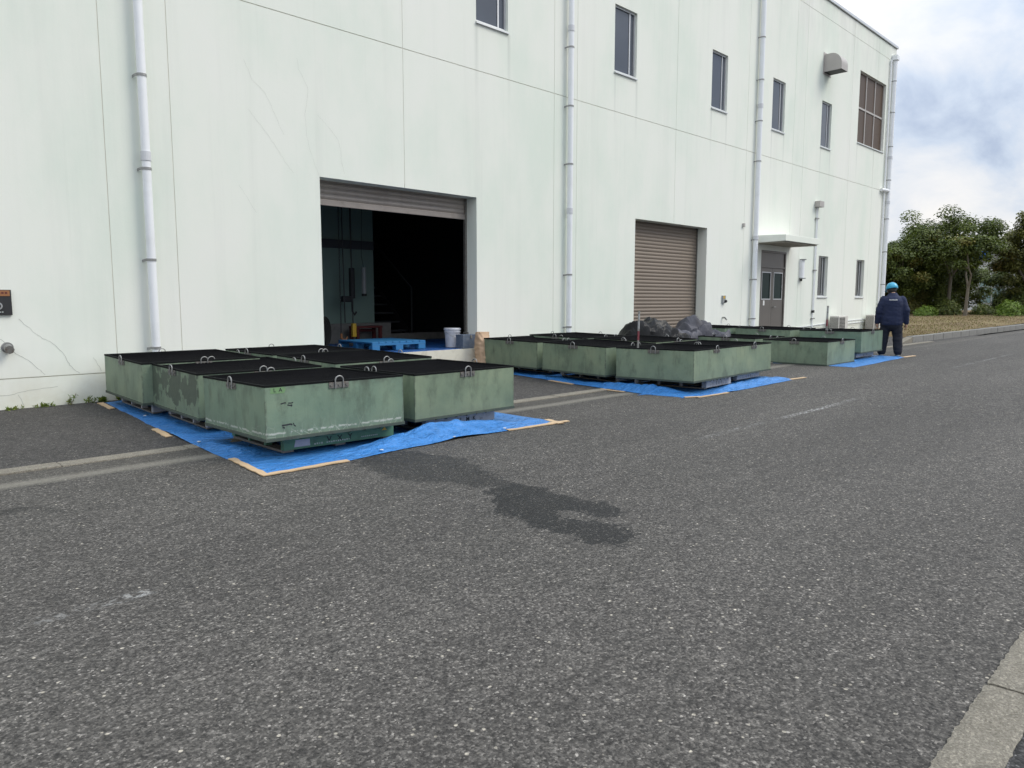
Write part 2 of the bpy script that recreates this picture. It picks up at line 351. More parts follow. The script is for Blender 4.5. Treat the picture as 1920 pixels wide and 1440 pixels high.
def liner_mat():
    t = NT('black_netting'); p = t.obj(); n1 = t.noise(t.vec(p, (1.2, 6, 1)), 3, 4, .6)
    wv = t.n('ShaderNodeTexWave'); wv.inputs['Scale'].default_value = 70; t.L.new(p, wv.inputs[0])
    t.bump(t.math('ADD', t.math('MULTIPLY', wv.outputs['Fac'], .3), n1), .25, .01)
    return t.out(t.mix(n1, (.003, .003, .0035), (.007, .007, .008)), .9, 0, .03)
M['liner'] = liner_mat()
M['black'] = simple('black_rubber', (.009, .010, .010), .8, 0, .4, 12, .1, 70, None, .1)
def tarp_mat(name, a, b, rough=.42):
    t = NT(name); p = t.pos(); f = t.noise(p, 1.7, 4, .6)
    c = t.mix(f, a, b)
    cr = t.ramp(t.voro(t.vec(p, (1, 1.4, 1)), 2.6, 'DISTANCE_TO_EDGE').outputs['Distance'], [(.0, 1.), (.02, 0.)])
    c = t.mix(t.math('MULTIPLY', cr, .12), c, (.22, .45, .75))
    d = t.ramp(t.noise(p, 6, 5, .7), [(.55, 0.), (.75, 1.)]); c = t.mix(t.math('MULTIPLY', d, .18), c, (.10, .14, .18))
    k = t.math('ADD', t.math('MULTIPLY', t.noise(t.vec(p, (1, 2.3, 1)), 7, 5, .6, .6), 1.), t.math('MULTIPLY', cr, .03))
    t.bump(k, 1., .08)
    return t.out(c, rough, 0, .5)
M['tarp'] = tarp_mat('blue_tarpaulin', (.024, .165, .46), (.052, .262, .66))
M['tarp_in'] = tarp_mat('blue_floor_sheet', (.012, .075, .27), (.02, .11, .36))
M['tape'] = simple('craft_tape', (.52, .37, .22), .6, 0, .12, 10, .08)
M['pallet_grey'] = simple('pallet_grey_plastic', (.40, .405, .425), .6, 0, .16, 6, .1, 50, (.6, (.13, .14, .15)))
M['pallet_green'] = simple('pallet_green_plastic', (.080, .195, .125), .55, 0, .16, 6, .1, 50, (.6, (.05, .095, .065)))
M['pallet_side'] = simple('pallet_worn_rail', (.17, .16, .15), .75, 0, .3, 9, .15)
M['pallet_blue'] = simple('pallet_blue_plastic', (.028, .17, .37), .5, 0, .12, 6, .08)
M['ink'] = simple('stencil_ink', (.022, .025, .03), .8, 0, .3, 40)
M['faded_white'] = simple('faded_white_ink', (.42, .46, .44), .8, 0, .3, 60)
M['yellow'] = simple('yellow_paint', (.55, .34, .03), .5, 0, .12, 8)
M['sticker'] = simple('pale_sticker', (.42, .42, .50), .6, 0, .2, 25)
M['bright_green'] = simple('green_chalk_tag', (.16, .28, .13), .8, 0, .3, 20)
M['red'] = simple('red_paint', (.17, .035, .045), .5, 0, .15, 8)
M['red_brown'] = simple('oxide_red_paint', (.11, .022, .02), .6, 0, .25, 8)
M['white'] = simple('white_paint', (.72, .72, .70), .55, 0, .08, 8)
M['grey_paint'] = simple('grey_paint', (.30, .31, .31), .55, 0, .15, 8)
M['paper'] = simple('kraft_paper', (.50, .345, .225), .8, 0, .1, 4, .25, 26)
M['bucket'] = simple('bucket_plastic', (.56, .57, .61), .45, 0, .12, 5, .05, 40, (.5, (.30, .31, .34)))
M['toolbox'] = simple('box_blue_grey', (.10, .13, .18), .5, 0, .25, 7, .1, 40, (.5, (.22, .23, .24)))
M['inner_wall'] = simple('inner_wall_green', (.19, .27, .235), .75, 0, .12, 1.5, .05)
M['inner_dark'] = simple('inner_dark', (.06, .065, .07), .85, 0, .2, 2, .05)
M['black_sheet'] = simple('black_sheeting', (.005, .005, .006), .42, 0, .5, 5, .3, 30, None, .3)
M['grey_sheet'] = simple('grey_sheeting', (.075, .075, .09), .55, 0, .9, 3.5, .3, 30, None, .3)
M['bark'] = simple('bark', (.15, .13, .10), .9, 0, .3, 4, .5, 20)
M['soil'] = simple('dry_soil', (.20, .15, .09), .95, 0, .3, 6, .4, 20)
M['skin'] = simple('skin', (.42, .25, .17), .5, 0, .06, 6, .03)
M['navy'] = simple('navy_workwear', (.011, .018, .052), .85, 0, .25, 4, .3, 22)
M['navy_dark'] = simple('dark_navy_trousers', (.008, .010, .018), .9, 0, .25, 4, .3, 22)
M['shoe'] = simple('black_shoe', (.012, .012, .012), .5, 0, .2, 10)
M['sole'] = simple('pale_sole', (.32, .33, .34), .7, 0, .1, 10)
M['helmet'] = simple('cyan_helmet', (.035, .34, .52), .28, 0, .05, 3, .01)
M['hair'] = simple('dark_hair', (.02, .017, .015), .6, 0, .3, 60, .3, 200)
M['orange'] = simple('orange_label', (.30, .13, .05), .6, 0, .2, 12)
M['sign_blue'] = simple('sign_blue', (.012, .12, .50), .4, 0, .08, 3)
M['far_wall'] = simple('far_wall', (.52, .53, .53), .7, 0, .08, .6, .03)
M['far_glass'] = glass('far_glass', (.14, .22, .22), .1)
def leaf_mat(name, dark, light, dry):
    t = NT(name); a = t.attr('tint'); r2 = t.attr('dry')
    c = t.mix(a, dark, light); c = t.mix(r2, c, dry)
    t.set(t.b.inputs['Transmission Weight'], 0.)
    t.set(t.b.inputs['Subsurface Weight'], 0.)
    m = t.out(c, .5, 0, .35)
    tr = t.n('ShaderNodeBsdfTranslucent'); t.L.new(t.mix(1., c, (1.1, 1.25, .5), 'MULTIPLY'), tr.inputs[0])
    ms = t.n('ShaderNodeMixShader'); ms.inputs[0].default_value = .22
    t.L.new(t.b.outputs[0], ms.inputs[1]); t.L.new(tr.outputs[0], ms.inputs[2]); t.L.new(ms.outputs[0], t.t.nodes['Material Output'].inputs[0])
    return m
M['leaf'] = leaf_mat('leaf_dark', (.028, .046, .010), (.155, .19, .042), (.24, .19, .05))
M['leaf_light'] = leaf_mat('leaf_fresh', (.06, .115, .016), (.19, .27, .035), (.22, .22, .05))
M['leaf_olive'] = leaf_mat('leaf_olive', (.045, .054, .014), (.205, .20, .052), (.26, .18, .05))
M['straw'] = leaf_mat('dry_grass', (.15, .112, .064), (.245, .19, .105), (.17, .18, .065))

# ------------------------------------------------------------------ ground
def sheet(name, xs, ys, z, mat, attrs=None):
    nx, ny = len(xs), len(ys)
    me = bpy.data.meshes.new(name)
    me.from_pydata([(x, y, z(x, y)) for y in ys for x in xs], [], [(j * nx + i, j * nx + i + 1, (j + 1) * nx + i + 1, (j + 1) * nx + i) for j in range(ny - 1) for i in range(nx - 1)])
    for p in me.polygons: p.use_smooth = True
    me.materials.append(mat)
    for an, f in (attrs or {}).items():
        at = me.attributes.new(an, 'FLOAT', 'POINT'); at.data.foreach_set('value', [f(x, y) for y in ys for x in xs])
    o = bpy.data.objects.new(name, me); C.objects.link(o); return o
def rng(a, b, st):
    n = max(1, round((b - a) / st)); return [a + (b - a) * i / n for i in range(n + 1)]
def poly_d(poly, x, y):   # signed distance, + inside
    ins = False; best = 1e9
    for i in range(len(poly)):
        ax, ay = poly[i]; bx, by = poly[(i + 1) % len(poly)]
        if (ay > y) != (by > y) and x < (bx - ax) * (y - ay) / (by - ay) + ax: ins = not ins
        dx, dy = bx - ax, by - ay; t = max(0, min(1, ((x - ax) * dx + (y - ay) * dy) / (dx * dx + dy * dy)))
        best = min(best, math.hypot(x - ax - t * dx, y - ay - t * dy))
    return best if ins else -best
WET = [([(3.39, 5.3), (3.78, 5.33), (3.95, 5.07), (4.06, 4.55), (3.90, 4.18), (3.76, 3.78), (3.62, 3.62), (3.46, 3.78), (3.46, 3.95), (3.33, 4.19), (3.2, 4.40), (3.26, 4.76)], .72),
       ([(3.74, 3.72), (3.78, 3.47), (3.72, 3.25), (3.78, 2.98), (3.74, 2.72), (3.60, 2.62), (3.50, 2.76), (3.53, 2.93), (3.44, 2.99), (3.35, 2.86), (3.41, 2.68), (3.46, 2.54), (3.36, 2.46), (3.33, 2.34), (3.17, 2.32), (3.09, 2.49), (3.11, 2.79), (3.14, 2.98), (3.14, 3.26), (3.31, 3.44), (3.42, 3.70)], 1.),
       ([(.8, 5.50), (1.1, 5.50), (1.2, 5.38), (.9, 5.34)], .7), ([(1.2, 5.24), (1.29, 5.2), (1.26, 5.13), (1.2, 5.16)], .6),
       ([(8.2, 4.66), (8.75, 4.60), (8.8, 4.50), (8.35, 4.55)], .45)]
def wet(x, y):
    if not (.4 < x < 9.2 and 2 < y < 5.7): return 0.
    return max(min(max(.5 + poly_d(p, x, y) / .20, 0), 1) for p, s in WET)
def wetness(x, y):
    if not (.4 < x < 9.2 and 2 < y < 5.7): return 0.
    b = max((poly_d(p, x, y), s) for p, s in WET); return b[1]
def mark(x, y): return max((.45 + .3 * ss(8, 8.8, x)) * ss(6.0, 6.6, x) * (1 - ss(9.6, 10.4, x)), .5 * ss(14.8, 15.6, x) * (1 - ss(19.6, 20.6, x)), .5 * ss(21.8, 22.5, x) * (1 - ss(26, 27, x)), max(.34 * ss(.62, .8, x) * (1 - ss(1.02, 1.08, x)), .9 * ss(1.02, 1.06, x) * (1 - ss(1.10, 1.14, x))))
struct(sheet('ground', rng(-500, 500, 100), rng(-500, 500, 100), lambda x, y: -.12, M['verge']))
xs = rng(-40, .2, 2.5) + rng(.2, 10, .07)[1:] + rng(10, 30, .5)[1:] + rng(30, 140, 5)[1:]
ys = rng(.53, 2.1, .3) + rng(2.1, 5.7, .07)[1:] + rng(5.7, 6.62, .12)[1:]
struct(sheet('road', xs, ys, zg, M['road'], {'wet': wet, 'wetness': wetness, 'mark': mark, 'dust': lambda x, y: 1 - .75 * ss(12, 19, x), 'mark_y': lambda x, y: 3.46 if x < 4 else (3.645 if x < 12 else 3.80)}))
struct(sheet('apron', rng(-40, 24.4, .6), rng(6.78, 10.2, .25), lambda x, y: zg(x, y) + .004, M['apron']))
struct(sheet('entrance_path', rng(24.4, 30, .5), rng(6.60, 12, .2), lambda x, y: zg(x, y) + .003 if y > 6.9 else zg(x,y)+.001, M['apron']))
struct(sheet('roadside_verge', rng(-40, 140, 5), rng(-8, .40, .4), lambda x, y: zg(x, 0) + .002, M['verge']))

# flush kerb between road and apron, its stones laid end to end
kerb = struct(thing('kerb', 'flush pale concrete kerb between the road and the apron', 'kerb'))
ks = MB().box(0, .992, 0, .185, -.12, 0).mesh('kerb_stone', M['concrete'], bevel=.008)
for i in range(28):
    x = -3.4 + i * 1.0; o = ob('kerb_stone', ks, kerb, (x, 6.605 + random.uniform(-.006, .006), zg(x + .5, 6.6) + .014 + random.uniform(-.003, .003)), (0, random.uniform(-.003, .003), random.uniform(-.004, .004)))
rk = struct(thing('roadside_kerb', 'worn flush kerb at the near right edge of the road', 'kerb'))
def rough_stone():
    bm = bmesh.new(); nx = 44; ny = 7
    vs = [[bm.verts.new((i / nx * .982 + (0 if 0 < i < nx else random.uniform(-.004, .004)), j / ny * .155 + (random.uniform(-.004, .004) if j in (0, ny) else 0), (0 if j not in (0, ny) else -.006) + random.uniform(-.0012, .0012))) for i in range(nx + 1)] for j in range(ny + 1)]
    for j in range(ny):
        for i in range(nx): bm.faces.new((vs[j][i], vs[j][i + 1], vs[j + 1][i + 1], vs[j + 1][i]))
    r = bmesh.ops.extrude_face_region(bm, geom=bm.faces[:]); bmesh.ops.translate(bm, verts=[v for v in r['geom'] if isinstance(v, bmesh.types.BMVert)], vec=(0, 0, -.1))
    bmesh.ops.recalc_face_normals(bm, faces=bm.faces)
    me = bpy.data.meshes.new('kerb_stone'); bm.to_mesh(me); bm.free(); me.materials.append(M['concrete']); return me
for i in range(12):
    ob('kerb_stone', rough_stone() if i in (3, 4) else ks_r if i > 4 else rough_stone(), rk, (-1.12 + i, .388, .012), (0, 0, random.uniform(-.004, .004)))
    if i == 3: ks_r = rk.children[-1].data
# raised kerb by the lawn, ramped at its near end
lk = struct(thing('lawn_kerb', 'raised grey kerb along the dry lawn with a ramped end', 'kerb'))
lx = 23.5
MB().add([(lx - 1.1, 6.88, .06), (lx - 1.1, 7.06, .06), (lx, 6.88, .06), (lx, 7.06, .06), (lx - 1.1, 6.88, .10), (lx - 1.1, 7.06, .10), (lx, 6.88, .255), (lx, 7.06, .255)], [(0, 1, 3, 2), (4, 6, 7, 5), (0, 2, 6, 4), (1, 5, 7, 3), (0, 4, 5, 1), (2, 3, 7, 6)]).build('ramp_stone', M['concrete'], lk, bevel=.008)
lks = MB().box(0, .994, 0, .18, 0, .205).mesh('kerb_stone', M['concrete_grey'], bevel=.012)
for i in range(46): ob('kerb_stone', lks, lk, (lx + .004 + i, 6.88 + random.uniform(-.005, .005) - .006 * i, .065 + random.uniform(-.004, .004) + .0012 * i), (0, 0, random.uniform(-.004, .004)))

def lawn_z(x, y):
    d = min(max((x - 24) / 22, 0), 1); e = min(max((y - 6.95) / 1.2, 0), 1)
    return .235 + .30 * d * (.3 + .7 * e) + .03 * fn(x, y, 0, .4)
def lawn_x(y): return min(24.1 + max(0, y - 7.06) * 3, 26.1)
def lawn():
    xs = rng(23.6, 28, .15) + rng(28, 80, .5)[1:]; ys = rng(7.06, 9, .15) + rng(9, 40, .5)[1:]
    t = NT('dry_lawn'); p = t.pos(); a = t.noise(t.vec(p, (.6, 1, 1)), 1.1, 6, .65); b = t.noise(p, 24, 5, .7)
    c = t.ramp(a, [(.32, (.150, .112, .068)), (.5, (.21, .16, .092)), (.64, (.235, .195, .10)), (.78, (.165, .17, .065))])
    c = t.mix(1., c, t.ramp(b, [(.3, .6), (.7, 1.35)]), 'MULTIPLY'); t.bump(b, .9, .05)
    o = sheet('lawn', xs, ys, lambda x, y: lawn_z(x, y) if x > lawn_x(y) else (.03 if x < lawn_x(y) - .45 else .06), t.out(c, .95, 0, .1))
    return struct(o)
lawn()
def leaf_mesh(name, leaves, mat):
    """leaves: list of (pos, normal, dirn, len, wid, tint, dry)"""
    vs = []; fs = []; t1 = []; t2 = []
    for p, nn, d, l, w, ti, dr in leaves:
        s = nn.cross(d).normalized(); b = len(vs)
        vs += [p - s * (w * .12), p + d * (l * .5) - s * (w * .5) + nn * (l * .06), p + d * l - nn * (l * .05), p + d * (l * .5) + s * (w * .5) + nn * (l * .06)]
        fs.append((b, b + 1, b + 2, b + 3)); t1 += [ti] * 4; t2 += [dr] * 4
    me = bpy.data.meshes.new(name); me.from_pydata([tuple(v) for v in vs], [], fs)
    for an, arr in (('tint', t1), ('dry', t2)):
        at = me.attributes.new(an, 'FLOAT', 'POINT'); at.data.foreach_set('value', arr)
    me.materials.append(mat); return me
def rvec():
    while True:
        v = Vector((random.uniform(-1, 1), random.uniform(-1, 1), random.uniform(-1, 1)))
        if .05 < v.length < 1: return v.normalized()
def lawn_grass():
    L = []
    for _ in range(26000):
        x = 24.2 + random.random() ** 1.4 * 26; y = random.uniform(7.07, 19)
        if y - 7 > (x - 20) * .75 + 3: continue
        z = lawn_z(x, y)
        if x < lawn_x(y) + .05: continue
        n = fn(x, y, 3, .35)
        if n < -.28: continue
        d = Vector((random.uniform(-.6, .6), random.uniform(-.6, .6), 1)).normalized(); nn = rvec()
        L.append((Vector((x, y, z - .01)), nn, d, random.uniform(.03, .085), random.uniform(.012, .03), random.random(), 1. if random.random() < .12 + .3 * max(0, n) else 0.))
    o = ob('grass', leaf_mesh('grass', L, M['straw'])); tag(o, 'short dry straw coloured grass on the lawn', 'grass', kind='stuff')
lawn_grass()

# ------------------------------------------------------------------ warehouse
D = 9.9
bld = thing('warehouse', 'pale mint rendered two storey warehouse with roller shutters and downpipes', 'building', (0, 0, 0))
HOLES = [(5.97, 9.11, -1, 3.13), (13.92, 17.02, -1, 3.13), (20.0, 21.6, -1, 2.73),
         (9.12, 9.90, 6.13, 7.47), (13.07, 13.86, 6.13, 7.47), (17.04, 17.81, 6.10, 7.47), (20.33, 21.11, 6.10, 7.47), (23.66, 24.42, 6.10, 7.47),
         (26.63, 29.13, 6.66, 8.99), (23.93, 24.68, 1.44, 2.73), (27.16, 27.91, 1.44, 2.73), (5.15, 5.93, 6.13, 7.47), (1.2, 1.98, 6.13, 7.47), (-2.75, -1.97, 6.13, 7.47)]
XJ = [-12, -8.4, -4.95, -4.2, -.5, 3.07, 3.86, 7.53, 11.17, 11.86, 15.48, 18.93, 21.74, 22.45, 26.0, 28.25, 30]
ZJ = [-.15, .435, 5.3, 9.92, 10.42]
def panel(x0, x1, z0, z1, y0, y1):
    g = .005; x0 += g; x1 -= g; z0 += g + .001; z1 -= g + .001
    xs = sorted({x0, x1} | {v for h in HOLES for v in h[:2] if x0 < v < x1}); zs = sorted({z0, z1} | {v for h in HOLES for v in h[2:] if z0 < v < z1})
    nx, nz = len(xs) - 1, len(zs) - 1
    def solid(i, k):
        if not (0 <= i < nx and 0 <= k < nz): return False
        cx = (xs[i] + xs[i + 1]) / 2; cz = (zs[k] + zs[k + 1]) / 2
        return not any(h[0] < cx < h[1] and h[2] < cz < h[3] for h in HOLES)
    m = MB(); vid = {}
    def V(i, k, b):
        if (i, k, b) not in vid: vid[(i, k, b)] = len(m.v); m.v.append((xs[i], y1 if b else y0, zs[k]))
        return vid[(i, k, b)]
    for i in range(nx):
        for k in range(nz):
            if not solid(i, k): continue
            m.f.append((V(i, k, 0), V(i + 1, k, 0), V(i + 1, k + 1, 0), V(i, k + 1, 0)))
            m.f.append((V(i, k, 1), V(i, k + 1, 1), V(i + 1, k + 1, 1), V(i + 1, k, 1)))
            for di, dk, a, b in ((-1, 0, (i, k), (i, k + 1)), (1, 0, (i + 1, k), (i + 1, k + 1)), (0, -1, (i, k), (i + 1, k)), (0, 1, (i, k + 1), (i + 1, k + 1))):
                if not solid(i + di, k + dk): m.f.append((V(*a, 0), V(*b, 0), V(*b, 1), V(*a, 1)))
    if not m.f: return
    # a doorway may cut a panel into separate pieces: each becomes a panel of its own
    par = list(range(len(m.v)))
    def find(a):
        while par[a] != a: a = par[a]
        return a
    for f in m.f:
        for q in f[1:]: par[find(q)] = find(f[0])
    for root in sorted({find(f[0]) for f in m.f}):
        fs = [f for f in m.f if find(f[0]) == root]; ids = sorted({q for f in fs for q in f}); mp = {q: i for i, q in enumerate(ids)}
        MB().add([m.v[q] for q in ids], [tuple(mp[q] for q in f) for f in fs]).build('wall_panel', M['wall'], bld)
for a, b in zip(XJ, XJ[1:]):
    for c, d in zip(ZJ, ZJ[1:]): panel(a, b, c, d, D, D + .26)
jf = MB()
def clear(x, z): return not any(h[0] - .02 < x < h[1] + .02 and h[2] - .02 < z < h[3] + .02 for h in HOLES)
for x in XJ[1:-1]:
    zs = [-.1 + .1 * i for i in range(105)]; st = None
    for z in zs + [99]:
        ok = z < 99 and clear(x, z)
        if ok and st is None: st = z
        if not ok and st is not None: jf.box(x - .02, x + .02, D + .004, D + .2, st, min(z, 10.4) - .1 if z < 99 else 10.4); st = None
for z in ZJ[1:-1]:
    st = None; x = -12
    while x <= 30.01:
        ok = clear(x, z) and x < 29.95
        if ok and st is None: st = x
        if not ok and st is not None: jf.box(st, x - .1, D + .012, D + .19, z - .02, z + .02); st = None
        x += .1
jf.build('joint_sealant', M['joint'], bld)
MB().box(29.74, 30, D + .262, 34, -.15, 10.42).build('side_wall', M['wall'], bld)
MB().box(-12, -11.74, D + .262, 34, -.15, 10.42).box(-11.7, 29.7, 33.7, 33.95, -.15, 10.40).build('rear_wall', M['wall'], bld)
MB().box(-11.9, 29.72, D + .27, 33.9, 10.0, 10.2).build('roof', M['concrete_grey'], bld)
MB().box(-12.05, 30.05, D - .05, D + .32, 10.43, 10.51).box(29.70, 30.05, D + .325, 34, 10.43, 10.51).build('coping', M['alu'], bld, bevel=.006)
# cracks in the render
CR = [[(4.86, 4.55), (4.97, 4.3), (5.14, 4.18), (5.24, 4.01), (5.33, 3.81), (5.42, 3.64)], [(4.9, 3.9), (5.16, 3.62), (5.31, 3.43), (5.43, 3.26), (5.55, 3.13)],
      [(5.66, 4.74), (5.68, 4.59), (5.82, 4.36), (5.80, 4.17), (5.76, 3.98), (5.78, 3.68), (5.82, 3.5), (5.90, 3.28), (5.965, 3.14)], [(5.96, 4.01), (6.11, 3.89), (6.29, 3.72), (6.34, 3.57), (6.35, 3.38), (6.40, 3.22)],
      [(4.73, 2.87), (4.86, 2.68), (4.96, 2.52)], [(2.06, 1.11), (2.21, .94), (2.28, .88), (2.38, .82), (2.49, .68), (2.54, .55), (2.64, .45)], [(1.7, 1.0), (1.87, .88), (1.96, .8), (2.01, .71), (2.12, .64), (2.21, .54), (2.28, .46)], [(2.8, .63), (2.84, .55), (2.88, .46)],
      [(1.5, .27), (1.9, .25), (2.1, .29), (2.4, .31)], [(2.0, .25), (2.04, .15), (2.05, .09)]]
for i, pl in enumerate(CR):
    pts = []
    for (ax, az), (bx, bz) in zip(pl, pl[1:]):
        for k in range(6):
            t = k / 6; pts.append((ax + (bx - ax) * t + .012 * fn(i * 9 + ax, k * .9), az + (bz - az) * t + .012 * fn(az * 3, k * 1.1, i)))
    pts.append(pl[-1]); m = MB(); vs = []
    for k, (x, z) in enumerate(pts):
        w = (.0010 if i < 5 else .0022) * (1 + .7 * fn(k * .7, i * 3.1)); x2, z2 = pts[min(k + 1, len(pts) - 1)]; x1, z1 = pts[max(k - 1, 0)]
        d = Vector((x2 - x1, z2 - z1)).normalized(); vs += [(x - d.y * w, D - .0015, z + d.x * w), (x + d.y * w, D - .0015, z - d.x * w)]
    m.add(vs, [(2 * k, 2 * k + 1, 2 * k + 3, 2 * k + 2) for k in range(len(pts) - 1)]); m.build('hairline_crack', M['crack'], bld)

# windows
def window(h, gl, yf=D + .05, cols=1, rows=1, sill=True, slider=False):
    x0, x1, z0, z1 = h; w = .035
    f = MB().box(x0 + .002, x1 - .002, yf, yf + .06, z1 - w, z1 - .002).box(x0 + .002, x1 - .002, yf, yf + .06, z0 + .002, z0 + w)
    f.box(x0 + .002, x0 + w, yf + .001, yf + .059, z0 + w, z1 - w).box(x1 - w, x1 - .002, yf + .001, yf + .059, z0 + w, z1 - w)
    for i in range(1, cols): xm = x0 + (x1 - x0) * i / cols; f.box(xm - .025, xm + .025, yf + .002, yf + .058, z0 + w, z1 - w)
    for k in range(1, rows): zm = z0 + (z1 - z0) * k / rows; f.box(x0 + w, x1 - w, yf + .004, yf + .056, zm - .03, zm + .03)
    wn = f.build('window', M['alu'] if gl != 'glass_brown' else M['beige_metal'], bld)
    for i in range(cols):
        for k in range(rows):
            a = x0 + (x1 - x0) * i / cols + .01; b = x0 + (x1 - x0) * (i + 1) / cols - .01; c = z0 + (z1 - z0) * k / rows + .01; d = z0 + (z1 - z0) * (k + 1) / rows - .01
            MB().box(a, b, yf + .028, yf + .034, c, d).build('pane', M[gl], wn)
    if slider: MB().box(x1 - .20, x1 - .17, yf + .012, yf + .027, z0 + w, z1 - w).build('sash_bar', M['alu'], wn)
    if sill: MB().add([(x0 - .01, D - .035, z0 - .05), (x1 + .01, D - .035, z0 - .05), (x1 + .01, yf, z0 - .05), (x0 - .01, yf, z0 - .05), (x0 - .01, D - .035, z0 - .028), (x1 + .01, D - .035, z0 - .028), (x1 - .002, yf - .001, z0 + .02), (x0 + .002, yf - .001, z0 + .02)],
                       [(3, 2, 1, 0), (4, 5, 6, 7), (0, 1, 5, 4), (1, 2, 6, 5), (2, 3, 7, 6), (3, 0, 4, 7)]).build('sill', M['alu'], wn)
for h in HOLES[3:8] + HOLES[11:]: window(h, 'glass', slider=True)
window(HOLES[8], 'glass_brown', D + .07, 3, 2)
for h in HOLES[9:11]: window(h, 'glass_dark', D + .085, slider=True)

# roller shutters
def slat_mesh(x0, x1, p):
    n = 7; pr = [(-.012 * math.sin(math.pi * i / n) - (.006 if i in (0, n) else 0) * 0, p * i / n) for i in range(n + 1)]
    pr = [(y, z) for y, z in pr] + [(.004, p * .98), (.004, 0.02 * p)]
    m = MB(); vs = [(x0, y, z) for y, z in pr] + [(x1, y, z) for y, z in pr]; k = len(pr)
    m.add(vs, [(i, (i + 1) % k, (i + 1) % k + k, i + k) for i in range(k)] + [tuple(range(k)), tuple(range(2 * k - 1, k - 1, -1))])
    return m
def shutter(h, zbot, mat, p=.083):
    x0, x1 = h[:2]; y = D + .285
    sh = bpy.data.objects.new('roller_shutter', None); C.objects.link(sh); sh.parent = bld; sh.location = (0, y, 0)
    me = slat_mesh(x0 + .03, x1 - .03, p).mesh('slat', mat, smooth=False); z = 3.28
    while z - p > zbot + .06: z -= p; ob('slat', me, sh, (0, random.uniform(-.002, .002), z), (random.uniform(-.03, .03), 0, 0))
    MB().box(x0 + .03, x1 - .03, -.02, .02, z - .095, z - .004).build('bottom_bar', M['shutter_grey'], sh, bevel=.006)
    for a, b in ((x0 - .03, x0 + .045), (x1 - .045, x1 + .03)): MB().box(a, b, -.024, -.016, -.1, 3.3).box(a, b, .016, .024, -.1, 3.3).build('guide_rail', M['steel'], sh)
shutter(HOLES[0], 2.78, M['shutter_grey'], .085)
shutter(HOLES[1], .06, M['shutter'])

# door, canopy
dz = .2; dr = bpy.data.objects.new('double_door', None); C.objects.link(dr); dr.parent = bld; dr.location = (20.0, D + .035, 0)
MB().box(.003, .05, -.03, .06, dz, 2.725).box(1.55, 1.597, -.03, .06, dz, 2.725).box(.052, 1.548, -.029, .06, 2.675, 2.724).box(.052, 1.548, -.029, .06, 2.24, 2.28).build('door_frame', M['door'], dr, bevel=.004)
MB().box(.052, 1.548, 0, .03, 2.282, 2.673).build('transom_panel', M['door'], dr)
for x0, x1, nm in ((.055, .795, 0), (.803, 1.545, 1)):
    gx0, gx1, gz0, gz1 = x0 + .11, x1 - .11, 1.36, 2.10
    lf = MB().box(x0, gx0, 0, .04, dz + .01, 2.235).box(gx1, x1, 0, .04, dz + .01, 2.235).box(gx0 + .0005, gx1 - .0005, .001, .039, dz + .01, gz0).box(gx0 + .0005, gx1 - .0005, .001, .039, gz1, 2.235).build('door_leaf', M['door'], dr)
    MB().box(gx0 - .02, gx1 + .02, -.008, .0, gz0 - .025, gz0).box(gx0 - .02, gx1 + .02, -.008, .0, gz1, gz1 + .025).box(gx0 - .02, gx0, -.0079, 0, gz0, gz1).box(gx1, gx1 + .02, -.0079, 0, gz0, gz1).build('glazing_bead', M['alu'], lf)
    MB().box(gx0 + .001, gx1 - .001, .016, .022, gz0 + .001, gz1 - .001).build('pane', M['glass_green'], lf)
    if nm:
        MB().tube([(x0 + .07, .0, 1.12), (x0 + .07, -.05, 1.12), (x0 + .2, -.05, 1.12)], .012, 8).build('handle', M['galv'], lf)
        for z in (.42, 1.2, 1.98): MB().tube([(x1 + .01, -.012, z), (x1 + .01, -.012, z + .16)], .018, 8).build('hinge', M['steel'], lf)
    else: MB().box(x0 + .22, x0 + .31, -.004, -.001, 1.17, 1.31).build('notice', M['white'], lf)
MB().box(20.0, 21.6, D - .3, D + .25, .0, dz - .002).build('door_step', M['reveal'], bld)
MB().add([(19.66, D, 2.90), (21.88, D, 2.90), (21.88, 9.05, 2.92), (19.66, 9.05, 2.92), (19.66, D, 3.11), (21.88, D, 3.11), (21.88, 9.05, 3.09), (19.66, 9.05, 3.09)], [(0, 1, 2, 3), (7, 6, 5, 4), (3, 2, 6, 7), (0, 4, 5, 1), (0, 3, 7, 4), (1, 5, 6, 2)]).build('door_canopy', M['wall'], bld, bevel=.01)
MB().box(19.70, 21.84, 9.10, D - .002, 2.885, 2.905).build('canopy_soffit', M['soffit'], bld)  # thin added sheet, its dark colour carries the underside's shade and stain

# downpipes with bands and sockets
def downpipe(x, z0, z1, bands, sockets, r=.057, y=D - .095):
    p = MB().tube([(x, y, z0), (x, y, z1)], r, 20).build('downpipe', M['white_plastic'], bld, smooth=True)
    for z in bands:
        b = MB(); pts = [(x - r - .025, D - .002, z - .012), (x - r - .02, y + .02, z - .006)] + [(x + (r + .004) * math.cos(a), y - (r + .004) * math.sin(a), z) for a in [math.pi - math.pi * k / 8 for k in range(9)]] + [(x + r + .012, y + .02, z)]
        for a, c in zip(pts, pts[1:]): b.bar(a, c, .006, .03)
        b.build('pipe_band', M['band'], p)
    for z in sockets: MB().tube([(x, y, z - .055), (x, y, z + .055)], r + .008, 20).build('pipe_socket', M['socket'], p, smooth=False)
downpipe(3.50, .1, 10.0, [.72, 1.82, 2.93, 4.04, 5.15, 6.25], [3.08, 6.6], .052)
downpipe(11.55, .1, 10.0, [.78, 1.83, 4.0, 5.11, 6.22, 7.3], [3.09, 6.57], .056)
downpipe(19.44, .18, 10.0, [.81, 1.89, 2.97, 5.07, 6.13, 7.2, 8.29], [3.02, 6.52], .068)
